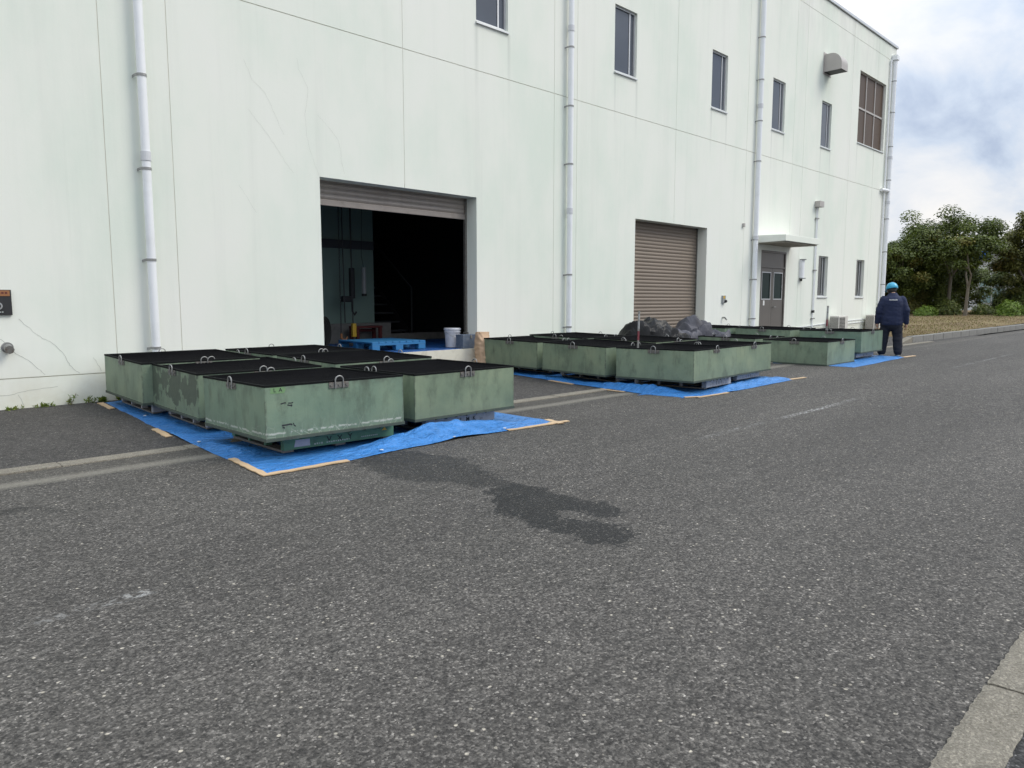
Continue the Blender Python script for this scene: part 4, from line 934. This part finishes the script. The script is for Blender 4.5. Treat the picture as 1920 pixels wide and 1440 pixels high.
MB().lathe([(.118, 0), (.122, .01), (.140, .27), (.152, .272), (.152, .285), (.143, .288), (.145, .315)], 28).build('body', M['bucket'], bk, smooth=False)
MB().lathe([(.155, .312), (.157, .335), (.150, .35), (.06, .352)], 28).build('lid', M['bucket'], bk)
MB().tube([(-.152 * math.cos(a), -.152 * math.sin(a) * .9 - .01, .28 - .10 * math.sin(a)) for a in [math.pi * k / 14 for k in range(15)]], .003, 6).build('handle', M['galv'], bk)
bx = thing('metal_box', 'small blue grey metal box beside the white bucket', 'box', (8.93, 10.01, PZ + .006), (0, 0, R(3)))
MB().box(-.16, .16, -.09, .09, 0, .215).build('body', M['toolbox'], bx, bevel=.006)
MB().box(-.163, .163, -.093, .093, .2155, .245).build('lid', M['toolbox'], bx, bevel=.006)
MB().tube([(-.06, 0, .244), (-.06, 0, .28), (.06, 0, .28), (.06, 0, .244)], .008, 8).build('handle', M['dark'], bx)
MB().box(.02, .06, -.104, -.0935, .18, .235).build('latch', M['galv'], bx)
def bag():
    t = thing('paper_bag', 'tall brown kraft paper bag leaning on the wall beside the doorway', 'bag', (9.05, 9.68, zg(9, 9.7) + .006), (R(-4), R(2), 0))
    n, nz = 48, 40; vs = []
    for j in range(nz + 1):
        v = j / nz; z = .66 * v
        for i in range(n):
            a = 2 * math.pi * i / n; ca, sa = math.cos(a), math.sin(a)
            rx, ry = .135 - .01 * v, .105 * (1 - .45 * ss(.75, 1, v)); e = .62
            x = rx * abs(ca) ** e * (1 if ca > 0 else -1); y = ry * abs(sa) ** e * (1 if sa > 0 else -1)
            k = .016 * (1 - abs(fn(x * 9 + z * 5, y * 9, z * 8)) * 2) + .010 * fn(a * 2, z * 14, 3)
            l = math.hypot(x, y) + 1e-6; vs.append((x + x / l * k, y + y / l * k, z - .012 * fn(x * 14, y * 14, 7) * v))
    fs = [(j * n + i, j * n + (i + 1) % n, (j + 1) * n + (i + 1) % n, (j + 1) * n + i) for j in range(nz) for i in range(n)] + [tuple(range(n - 1, -1, -1)), tuple(nz * n + i for i in range(n))]
    MB().add(vs, fs).build('body', M['paper'], t, smooth=True)
    MB().box(-.118, .118, -.062, .05, .635, .672).build('folded_top', M['paper'], t, bevel=.012)
bag()
st = thing('step_stool', 'low dark red bench inside the doorway against the plinth', 'bench', (8.52, 12.55, PZ + .014), (0, 0, R(3)))
MB().box(-.32, .32, -.13, .13, .30, .34).build('seat', M['red_brown'], st, bevel=.004)
for x in (-.28, .28):
    for y in (-.1, .1): MB().box(x - .03, x + .03, y - .025, y + .025, 0, .2995).build('leg', M['red_brown'], st)
MB().box(-.249, .249, .08, .12, .22, .27).build('stretcher', M['red_brown'], st)
tag(MB().box(7.75, 9.0, 11.75, 12.25, PZ + .014, PZ + .075).build('grey_board', M['concrete_grey'], None, bevel=.006), 'flat grey board on the floor behind the blue pallet', 'board')
# hoist chain, ropes and pendant
def hanging(name, label, cat, x, y, z0, z1, r, mat, extra=None, links=False):
    t = thing(name, label, cat, (x, y, 0)); top = 4.6
    if links:
        lk = MB()
        k = 0; z = z0
        while z < top:
            a = (k % 2) * math.pi / 2; pts = [(.013 * math.cos(q) * math.cos(a), .013 * math.cos(q) * math.sin(a), z + .024 * math.sin(q)) for q in [2 * math.pi * i / 8 for i in range(9)]]
            lk.tube(pts, .005, 4, False); z += .038; k += 1
        lk.build('chain', mat, t)
    else: MB().tube([(0, 0, top), (.01, 0, (top + z0) / 2), (.03, 0, z0)], r, 6).build('rope', mat, t, smooth=True)
    if extra: extra(t)
    return t
def hook(t):
    MB().tube([(.0, 0, .70), (.0, 0, .62), (.05, 0, .575), (.11, 0, .59), (.13, 0, .64)], [.02, .022, .022, .018, .01], 8).build('hook', M['orange'], t, smooth=True)
def pend(t): MB().box(0, .085, -.035, .035, .62, .88).build('pendant_control', M['yellow'], t, bevel=.015)
hanging('hoist_chain', 'hanging hoist chain with an orange hook, left inside the doorway', 'chain', 7.60, 12.0, .72, 0, .01, M['dark'], hook, True)
hanging('hoist_rope', 'dark hanging rope between the chain and the yellow control', 'rope', 7.66, 12.0, .9, 0, .012, M['dark'])
hanging('hoist_pendant', 'yellow hoist control hanging on a black cable inside the doorway', 'control', 7.90, 12.1, .85, 0, .011, M['dark'], pend)
hb = thing('hook_block', 'dark chain block with a hook hanging before the green inner wall', 'hoist', (8.25, 12.6, 0))
MB().tube([(0, 0, 4.6), (0, 0, 1.95)], .012, 6).build('rope', M['dark'], hb); MB().box(-.05, .05, -.04, .04, 1.35, 1.95).build('block', M['dark'], hb, bevel=.02)
MB().box(-.24, .0, -.05, .05, 1.28, 1.40).build('motor', M['dark'], hb, bevel=.03); MB().tube([(0, 0, 1.34), (0, 0, 1.1), (.05, 0, 1.03), (.09, 0, 1.09)], .02, 8).build('hook', M['dark'], hb, smooth=True)
tl_ = thing('strip_lamp', 'grey tubular lamp hanging beside the chain block', 'lamp', (8.60, 12.7, 0))
MB().tube([(0, 0, 1.45), (0, 0, 1.97)], .045, 12).build('tube', M['grey_paint'], tl_, smooth=True); MB().tube([(0, 0, 1.4), (0, 0, 1.449)], .05, 12).build('cap', M['dark'], tl_); MB().tube([(0, 0, 1.971), (-.05, 0, 2.2), (.02, 0, 4.6)], .006, 6).build('cable', M['dark'], tl_)
cbn = thing('cable_coil', 'black cable coil hanging at the left jamb inside the doorway', 'cable', (6.42, 10.75, 0))
for k in range(5): MB().tube([(.04 * k + .10 * math.cos(a), .03 * k, .72 + .24 * math.sin(a) + .02 * k) for a in [2 * math.pi * i / 20 for i in range(21)]], .016, 6).build('loop', M['black'], cbn, smooth=True)

# condensers
def condenser(label, x, z=.2):
    t = thing('air_conditioner', label, 'air conditioner', (x, 9.50, zg(20, 9.5)), (0, 0, 0), 'air conditioners along the wall')
    w, d, h, b = .78, .30, .56, .08
    MB().box(0, w, 0, d, b, b + h).build('casing', M['ac'], t, bevel=.012)
    for x0 in (.06, w - .16): MB().box(x0, x0 + .1, -.02, d + .02, 0, b - .001).build('foot', M['concrete_grey'], t)
    sl = MB().box(-.012, -.001, .03, d - .03, 0, .010).mesh('side_louvre', M['ac'])
    MB().box(-.0045, -.0005, .02, d - .02, b + .05, b + h - .05).build('fin_panel', M['slat_dark'], t)
    for k in range(13): ob('side_louvre', sl, t, (0, 0, b + .06 + k * .035))
    for k in range(7): MB().box(-.011, -.0052, .03 + k * .036, .040 + k * .036, b + .05, b + h - .05).build('side_rib', M['ac'], t)
    MB().box(.05, .53, -.004, -.0005, b + .04, b + h - .04).build('fan_opening', M['slat_dark'], t)
    gr = MB()
    for k in range(11): z = b + .05 + k * .046; gr.box(.05, .53, -.016, -.008, z, z + .008)
    for k in range(5): xx = .06 + k * .11; gr.box(xx, xx + .008, -.0075, -.0042, b + .04, b + h - .04)
    gr.build('fan_grille', M['ac'], t)
    MB().box(w + .001, w + .05, .05, .2, b + .1, b + .25).build('valve_cover', M['ac'], t)
    MB().tube([(w + .03, .12, b + .24), (w + .05, .2, b + .42), (w + .05, .38, b + .5)], .02, 8).build('pipe_lagging', M['white_plastic'], t, smooth=True)
condenser('beige outdoor air conditioner below the left of the two low windows', 24.78)
condenser('beige outdoor air conditioner at the building corner, half behind the worker', 28.0)

# ------------------------------------------------------------------ plants
def weed(label, x, y, n, h, spread, mat='leaf_light'):
    t = thing('weed', label, 'weed', (x, y, zg(x, y)), (0, 0, 0), 'weeds along the foot of the wall'); L = []; sm = MB()
    for k in range(n):
        a = random.uniform(0, 6.28); r = random.random() * spread; base = Vector((r * math.cos(a), r * math.sin(a) * .35, 0)); hh = h * random.uniform(.35, 1)
        d = Vector((random.uniform(-.7, .7), random.uniform(-.7, .1), 1.2)).normalized(); sm.tube([base, base + d * hh], .0018, 4)
        for q in range(7):
            u = random.uniform(.25, 1); dd = (d * .4 + rvec()).normalized(); L.append((base + d * hh * u, rvec(), dd, random.uniform(.02, .05), random.uniform(.008, .018), random.random(), .8 if random.random() < .25 else 0.))
    ob('leaves', leaf_mesh('leaves', L, M[mat]), t); sm.build('stem', M['straw'], t)
for lab, x, n, h, sp in (('leafy weed cluster at the wall crack near the left edge', 2.25, 16, .05, .13), ('thin upright weed at the wall foot left of the bushy one', 2.52, 7, .15, .05), ('small sparse weed just left of the bushy weed', 2.72, 8, .10, .06), ('roundest bushy green weed at the wall foot', 2.86, 40, .06, .045), ('taller weed at the wall foot behind the leftmost tank', 3.05, 16, .13, .10), ('low dry weed strip at the far left wall foot', 1.9, 14, .025, .15)):
    weed(lab, x, 9.86, n, h, sp, 'leaf_light')

def tree(label, x, y, z, h, cw, seed, leaf='leaf', dens=1., trunk_h=.35, lean=0., forks=3, cat='tree', name='broadleaf_tree', group='trees beyond the lawn', low=.3):
    rnd = random.Random(seed); t = thing(name, label, cat, (x, y, z), (0, 0, 0), group)
    tk = MB(); tips = []
    base = Vector((0, 0, -.1)); f0 = Vector((lean * .4, rnd.uniform(-.1, .1), h * trunk_h))
    tk.tube([base, base.lerp(f0, .5) + Vector((rnd.uniform(-.05, .05), rnd.uniform(-.05, .05), 0)), f0], [h * .022, h * .017, h * .015], 8)
    for k in range(forks):
        a = 2 * math.pi * k / forks + rnd.uniform(-.5, .5); e = f0 + Vector((math.cos(a) * cw * .22, math.sin(a) * cw * .22, h * rnd.uniform(.18, .28)))
        mid = f0.lerp(e, .5) + Vector((rnd.uniform(-.15, .15), rnd.uniform(-.15, .15), .1)); tk.tube([f0 - Vector((0, 0, .1)), mid, e], [h * .012, h * .009, h * .007], 7)
        for q in range(4):
            b = a + rnd.uniform(-1, 1); e2 = e + Vector((math.cos(b) * cw * rnd.uniform(.08, .26), math.sin(b) * cw * rnd.uniform(.08, .26), h * rnd.uniform(-.02, .3)))
            tk.tube([e - Vector((0, 0, .02)), e.lerp(e2, .5) + rvec() * .1, e2], [h * .008, h * .006, h * .003], 5); tips.append(e2)
    tk.build('trunk', M['bark'], t, smooth=True)
    clumps = []
    for e in tips: clumps.append((e, rnd.uniform(.11, .17) * cw))
    n = int(44 * dens)
    for _ in range(n):
        while True:
            p = Vector((rnd.uniform(-1, 1), rnd.uniform(-1, 1), rnd.uniform(-1, 1)))
            if p.length < 1: break
        l = p.length; p = p * (.55 + .45 * l) / max(l, .2) * l ** .5 if l > .1 else p
        c = Vector((p.x * cw * .5 + lean, p.y * cw * .5, h * (low + (1 - low) * .5) + p.z * h * (1 - low) * .47))
        clumps.append((c, rnd.uniform(.09, .17) * cw))
    L = []
    for c, r in clumps:
        tone = rnd.uniform(-.2, .25); dryc = 1 if rnd.random() < .07 else 0
        for _ in range(int(250 * (r / (.13 * cw)) ** 2)):
            v = rvec(); rr = r * rnd.uniform(.45, 1.05); p = c + Vector((v.x * rr, v.y * rr, v.z * rr * .62))
            if p.z < .05: continue
            nn = (Vector((0, 0, .8)) + v * .7 + rvec() * .6).normalized(); d = rvec(); d = (d - nn * d.dot(nn)).normalized()
            L.append((p, nn, d, rnd.uniform(.10, .20), rnd.uniform(.06, .115), min(1, max(0, rnd.random() * .75 + tone + .12)), dryc * rnd.random() * .8))
    ob('crown', leaf_mesh('crown', L, M[leaf]), t); return t
def at(px, depth, z=None):
    """point on the lawn in the direction of a picture column, at a given depth"""
    lat = (px - 960) / 1390 * depth; a = R(45.302); x = depth * math.sin(a) + lat * math.cos(a); y = depth * math.cos(a) - lat * math.sin(a); return x, y, lawn_z(x, y)
tree('dark rounded tree just right of the building corner', *at(1668, 42), 4.0, 3.8, 11, 'leaf', 1.1, .3, low=.12)
tree('lower dark tree behind the worker, right of the corner tree', *at(1712, 44), 4.75, 4.0, 12, 'leaf', 1.2, .3, low=.14)
tree('broad tree with a flat green top and open crown in the middle of the row', *at(1773, 42), 5.75, 5.3, 13, 'leaf', 1.4, .38, low=.38)
tree('tree with a pale forked trunk standing in front of the far building', *at(1806, 39), 4.7, 2.5, 14, 'leaf', .55, .33, -.2, 2, low=.52)
tree('taller olive tree right of the blue sign', *at(1920, 42), 6.0, 3.7, 15, 'leaf_olive', 1.35, .3, low=.12)
tree('olive tree at the right edge of the picture behind the bush', *at(1968, 43), 6.1, 4.8, 16, 'leaf_olive', 1.3, .3, low=.1)
tree('dark understorey tree filling the gap behind the flat topped tree', *at(1740, 46), 4.6, 4.6, 17, 'leaf', 1.2, .25, low=.06)
tree('dark low tree behind the pale forked trunk', *at(1790, 50), 3.3, 3.8, 18, 'leaf', 1., .25, low=.05)
for k, (px, dp) in enumerate(((2030, 42), (2110, 40))): tree(['olive tree beyond the right edge of the picture', 'dark tree farthest beyond the right edge of the picture'][k], *at(px, dp), 6, 4.5, 30 + k, 'leaf_olive' if k == 0 else 'leaf', 1.1, .3, low=.12)
tree('dark tree behind the building corner', *at(1632, 44), 4.6, 3.8, 33, 'leaf', 1.1, .3, low=.12)
def bush(label, px, dp, w, h, seed, leaf, n=1500):
    rnd = random.Random(seed); x, y, z = at(px, dp); t = thing('bush', label, 'bush', (x, y, z), (0, 0, 0), 'bushes along the lawn'); L = []
    for _ in range(n):
        v = rvec(); v.z = abs(v.z); rr = rnd.uniform(.55, 1.05) * (1 + .25 * noise.noise(v * 2 + Vector((seed, 0, 0))))
        p = Vector((v.x * w * rr, v.y * w * .6 * rr, v.z * h * rr)); nn = (v + rvec() * .7 + Vector((0, 0, .4))).normalized(); d = rvec(); d = (d - nn * d.dot(nn)).normalized()
        L.append((p, nn, d, rnd.uniform(.08, .18), rnd.uniform(.04, .09), min(1, max(0, rnd.random() * .7 + .3 * v.z)), .5 if rnd.random() < .06 else 0.))
    ob('foliage', leaf_mesh('foliage', L, M[leaf]), t)
    sm = MB()
    for k in range(6): a = k * 1.05; sm.tube([(0, 0, -.05), (math.cos(a) * w * .4, math.sin(a) * w * .25, h * .6)], [.03, .012], 5)
    sm.build('stems', M['bark'], t)
bush('low bright green grassy bush left of the pale forked trunk', 1733, 39.5, .85, .52, 1, 'leaf_light', 2200)
bush('bright green bush near the right edge of the picture', 1888, 38.5, .95, .75, 2, 'leaf_light', 2600)
bush('second bright green bush cut by the right edge of the picture', 1935, 38.5, .9, .8, 3, 'leaf_light', 2200)
bush('dark shrub between the grassy bush and the forked trunk', 1775, 40.5, 1.0, .8, 4, 'leaf', 2400)
bush('dark low shrub right of the forked trunk', 1840, 40, .9, .55, 5, 'leaf', 1800)
bush('dark shrub behind the elbow of the worker', 1700, 42, .9, .9, 6, 'leaf_olive', 2000)
bush('dark shrub under the olive trees', 1870, 42.5, .8, 1.2, 7, 'leaf', 2400)
bush('tall dark shrub left of the pale forked trunk', 1760, 43, 1.3, 1.7, 8, 'leaf', 4200)
bush('tall olive shrub behind the grassy bush', 1722, 43.5, 1.2, 1.6, 9, 'leaf_olive', 4000)
bush('tall dark shrub by the building corner', 1680, 43, 1.2, 1.6, 10, 'leaf', 4000)
bush('wide dark shrub right of the glimpsed far window', 1885, 43.5, 1.3, 1.6, 13, 'leaf', 4200)
tree('low dark tree filling the gap under the olive trees', *at(1905, 46), 4.0, 3.6, 21, 'leaf', 1.1, .25, low=.05)
bush('tall dark shrub at the right edge behind the bright bushes', 1915, 42, 1.3, 1.5, 12, 'leaf', 3600)

# building behind the trees
fx, fy, fz = at(1835, 58); far = thing('far_building', 'pale grey building with blue sign glimpsed through the trees', 'building', (fx, fy, .3), (0, 0, R(-45.3)))
MB().box(-9, 12, 0, 10, -.4, 4.4).build('wall', M['far_wall'], far); MB().box(-9.2, 12.2, -.2, 10.2, 4.41, 4.65).build('roof', M['grey_paint'], far)
for k, x in enumerate((-6.4, -3.6, -.3, 2.7, 6.0)):
    wn = MB().box(x - .06, x + 2.06, -.06, -.002, .75, .82).box(x - .06, x + 2.06, -.06, -.002, 2.7, 2.78).box(x - .06, x, -.059, -.002, .82, 2.7).box(x + 2.0, x + 2.06, -.059, -.002, .82, 2.7).box(x + .97, x + 1.05, -.058, -.002, .82, 2.7).box(x, x + 2, -.055, -.002, 2.0, 2.07).build('window', M['band'], far)
    MB().box(x, x + 2, -.03, -.0025, .82, 2.7).build('pane', M['far_glass'], wn)
sg = MB().box(-2.0, .2, -.36, -.205, 4.15, 5.25).build('sign_board', M['sign_blue'], far)
for x, z0, z1, w in ((-1.55, 4.95, 5.5, .09), (-1.2, 5.1, 5.6, .09), (-.8, 5.0, 5.35, .09), (-.45, 5.2, 5.5, .3)): MB().box(x, x + w, -.372, -.3605, z0 - .45, z1 - .45).build('sign_stroke', M['white'], sg)
MB().box(-1.7, -1.62, -.204, -.15, 4.66, 5.0).box(-.1, -.02, -.204, -.15, 4.66, 5.0).build('sign_post', M['band'], far)

# ------------------------------------------------------------------ worker
def remesh(name, mb, mat, parent, vox, smooth_it=4, wrinkle=0, seed=0):
    o = mb.build(name + '_raw', mat); md = o.modifiers.new('r', 'REMESH'); md.mode = 'VOXEL'; md.voxel_size = vox
    sm = o.modifiers.new('s', 'SMOOTH'); sm.factor = .5; sm.iterations = smooth_it
    dg = bpy.context.evaluated_depsgraph_get(); me = bpy.data.meshes.new_from_object(o.evaluated_get(dg)); me.name = name
    bpy.data.objects.remove(o)
    if wrinkle:
        nr = [v.normal.copy() for v in me.vertices]
        for v, n_ in zip(me.vertices, nr):
            c = v.co; v.co = c + n_ * wrinkle * (abs(fn(c.x * 4, c.y * 4, c.z * 11 + seed)) * 2 - .6 + .6 * fn(c.x * 16, c.y * 16, c.z * 24 + seed))
    for p in me.polygons: p.use_smooth = True
    me.materials.clear(); me.materials.append(mat)
    return ob(name, me, parent)
def ball(m, c, r, sx=1, sy=1, sz=1, n=14):
    prof = [(max(r * math.sin(math.pi * i / n), .0005), -r * math.cos(math.pi * i / n)) for i in range(n + 1)]
    vs0 = len(m.v); m.lathe(prof, 16); m.v[vs0:] = [(c[0] + x * sx, c[1] + y * sy, c[2] + z * sz) for x, y, z in m.v[vs0:]]
def limb(m, pts, rs):
    for (a, b), (r0, r1) in zip(zip(pts, pts[1:]), zip(rs, rs[1:])): m.tube([a, b], [r0, r1], 14)
    for p, r in zip(pts, rs): ball(m, p, r * 1.0, n=8)
def worker():
    # local frame: faces +y, back to the camera
    t = thing('person', 'worker in navy workwear and cyan helmet standing with back turned beside the far tanks', 'person', (17.60, 5.60, zg(17.5, 5.6) + .012), (0, 0, R(-66)))
    legL = [(-.09, 0, .80), (-.14, .05, .45), (-.165, .03, .09)]; legR = [(.09, 0, .80), (.13, .01, .45), (.15, -.05, .09)]
    armL = [(-.185, .0, 1.235), (-.262, -.025, 1.0), (-.285, .03, .735)]; armR = [(.185, .0, 1.235), (.268, -.03, 1.0), (.295, .04, .73)]
    hips = [(0, .0, .76, .16, .12), (0, .0, .86, .18, .135), (0, .0, .96, .175, .125), (0, -.01, 1.10, .18, .125), (0, -.01, 1.21, .185, .115), (0, .01, 1.29, .13, .09), (0, .03, 1.35, .065, .065)]
    head = Vector((-.02, .105, 1.445))
    b = MB(); b.loft(hips)
    limb(b, legL, [.085, .06, .045]); limb(b, legR, [.085, .06, .045]); limb(b, armL, [.055, .045, .03]); limb(b, armR, [.055, .045, .03])
    b.tube([(0, .02, 1.30), (-.008, .075, 1.40)], [.060, .054], 12)
    ball(b, head, .085, .92, 1.1, 1.25); ball(b, head + Vector((-.01, .07, -.05)), .05, 1, .8, 1)     # skull and jaw
    b.tube([head + Vector((-.02, .085, .005)), head + Vector((-.024, .112, -.025)), head + Vector((-.022, .092, -.035))], [.010, .016, .012], 8)   # nose
    for sx in (-1, 1): ball(b, head + Vector((.082 * sx, .0, -.01)), .026, .4, .8, 1.2)              # ears
    for arm, sx in ((armL, -1), (armR, 1)):                                                          # hands: palm, four fingers, thumb
        w = Vector(arm[2]); ball(b, w + Vector((0, .01, -.06)), .048, .6, .95, 1.15)
        for k, (dy, ln) in enumerate(((.034, .070), (.012, .080), (-.010, .074), (-.030, .058))):
            p0 = w + Vector((0, .01 + dy, -.09)); p1 = p0 + Vector((-.006 * sx, .006, -ln * .55)); p2 = p1 + Vector((-.022 * sx, .008, -ln * .45))
            b.tube([p0, p1, p2], [.0105, .010, .008], 8); ball(b, p2, .008, n=6)
        q0 = w + Vector((-.008 * sx, .045, -.045)); q1 = q0 + Vector((-.012 * sx, .028, -.035)); q2 = q1 + Vector((-.008 * sx, .006, -.03)); b.tube([q0, q1, q2], [.014, .012, .009], 8); ball(b, q2, .009, n=6)
    for lg in (legL, legR): ball(b, Vector(lg[2]) + Vector((0, .05, -.045)), .045, .9, 2.2, .9)
    remesh('body', b, M['skin'], t, .0075, 3)
    ey = MB()
    for sx in (-1, 1): ball(ey, head + Vector((-.015 + .033 * sx, .083, .012)), .012)
    ey.build('eyes', M['dark'], t, smooth=True)
    j = MB(); j.loft([(0, 0, .67, .215, .165), (0, 0, .72, .228, .175), (0, 0, .86, .232, .172), (0, -.005, 1.0, .232, .165), (0, -.015, 1.12, .228, .158), (0, -.015, 1.21, .215, .148), (0, -.005, 1.275, .175, .125), (0, .02, 1.325, .115, .10), (0, .045, 1.365, .088, .088), (0, .055, 1.385, .080, .080)])
    limb(j, armL, [.082, .076, .056]); limb(j, armR, [.082, .076, .056])
    jk = remesh('jacket', j, M['navy'], t, .013, 4, .007, 2)
    m = MB(); x = -.085
    for k, w in enumerate((.012, .012, .014, .010, .013, .012, .014, .012)): z = 1.215; m.box(x, x + w, -.174, -.160, z, z + (.024 if k % 3 else .03)); x += w + .008
    m.build('back_print', M['white'], jk)
    tr = MB(); tr.loft([(0, 0, .56, .09, .10), (0, 0, .64, .20, .15), (0, 0, .74, .212, .158), (0, 0, .9, .20, .15)])
    limb(tr, legL, [.125, .108, .092]); limb(tr, legR, [.125, .108, .092])
    remesh('trousers', tr, M['navy_dark'], t, .014, 4, .008, 5)
    for lg, nm in ((legL, 0), (legR, 1)):
        c = Vector(lg[2]); s = MB(); ball(s, c + Vector((0, .065, -.035)), .055, .88, 2.4, .95); s.tube([c + Vector((0, 0, -.03)), c + Vector((0, 0, .05))], .055, 12)
        s.v = [(a, bb, max(cc, .018)) for a, bb, cc in s.v]; sh = s.build('shoe', M['shoe'], t, smooth=True)
        MB().loft([(c.x, c.y + .065, .001, .052, .138), (c.x, c.y + .065, .022, .054, .140)]).build('sole', M['sole'], sh)
    n = 12; hm = MB(); hp = [(.118, 0), (.121, .02)] + [(.120 * math.cos(math.pi / 2 * k / n) + .0008, .02 + .125 * math.sin(math.pi / 2 * k / n)) for k in range(1, n + 1)]
    hm.lathe(hp, 28); hm.v = [(x, y * 1.18, z) for x, y, z in hm.v]
    he = hm.build('helmet', M['helmet'], t, smooth=True); he.location = head + Vector((0, -.002, .025)); he.rotation_euler = (R(-14), R(-4), R(12))
    br = MB().loft([(0, 0.02, -.004, .128, .158), (0, .02, .006, .130, .160)]); br.v = [(x, y + (.045 if y > .08 else 0), z - (.015 if y > .1 else 0)) for x, y, z in br.v]; br.build('brim', M['helmet'], he)
    MB().tube([(0, -.13, .045), (0, -.10, .10), (0, -.05, .138), (0, 0, .147), (0, .05, .138), (0, .10, .10), (0, .13, .045)], .006, 8).build('ridge', M['helmet'], he, smooth=True)
    hr = MB(); ball(hr, head + Vector((0, -.02, .0)), .095, .95, .95, 1.0); hr.v = [p for p in hr.v]; hr.build('hair', M['hair'], t, smooth=True)
worker()
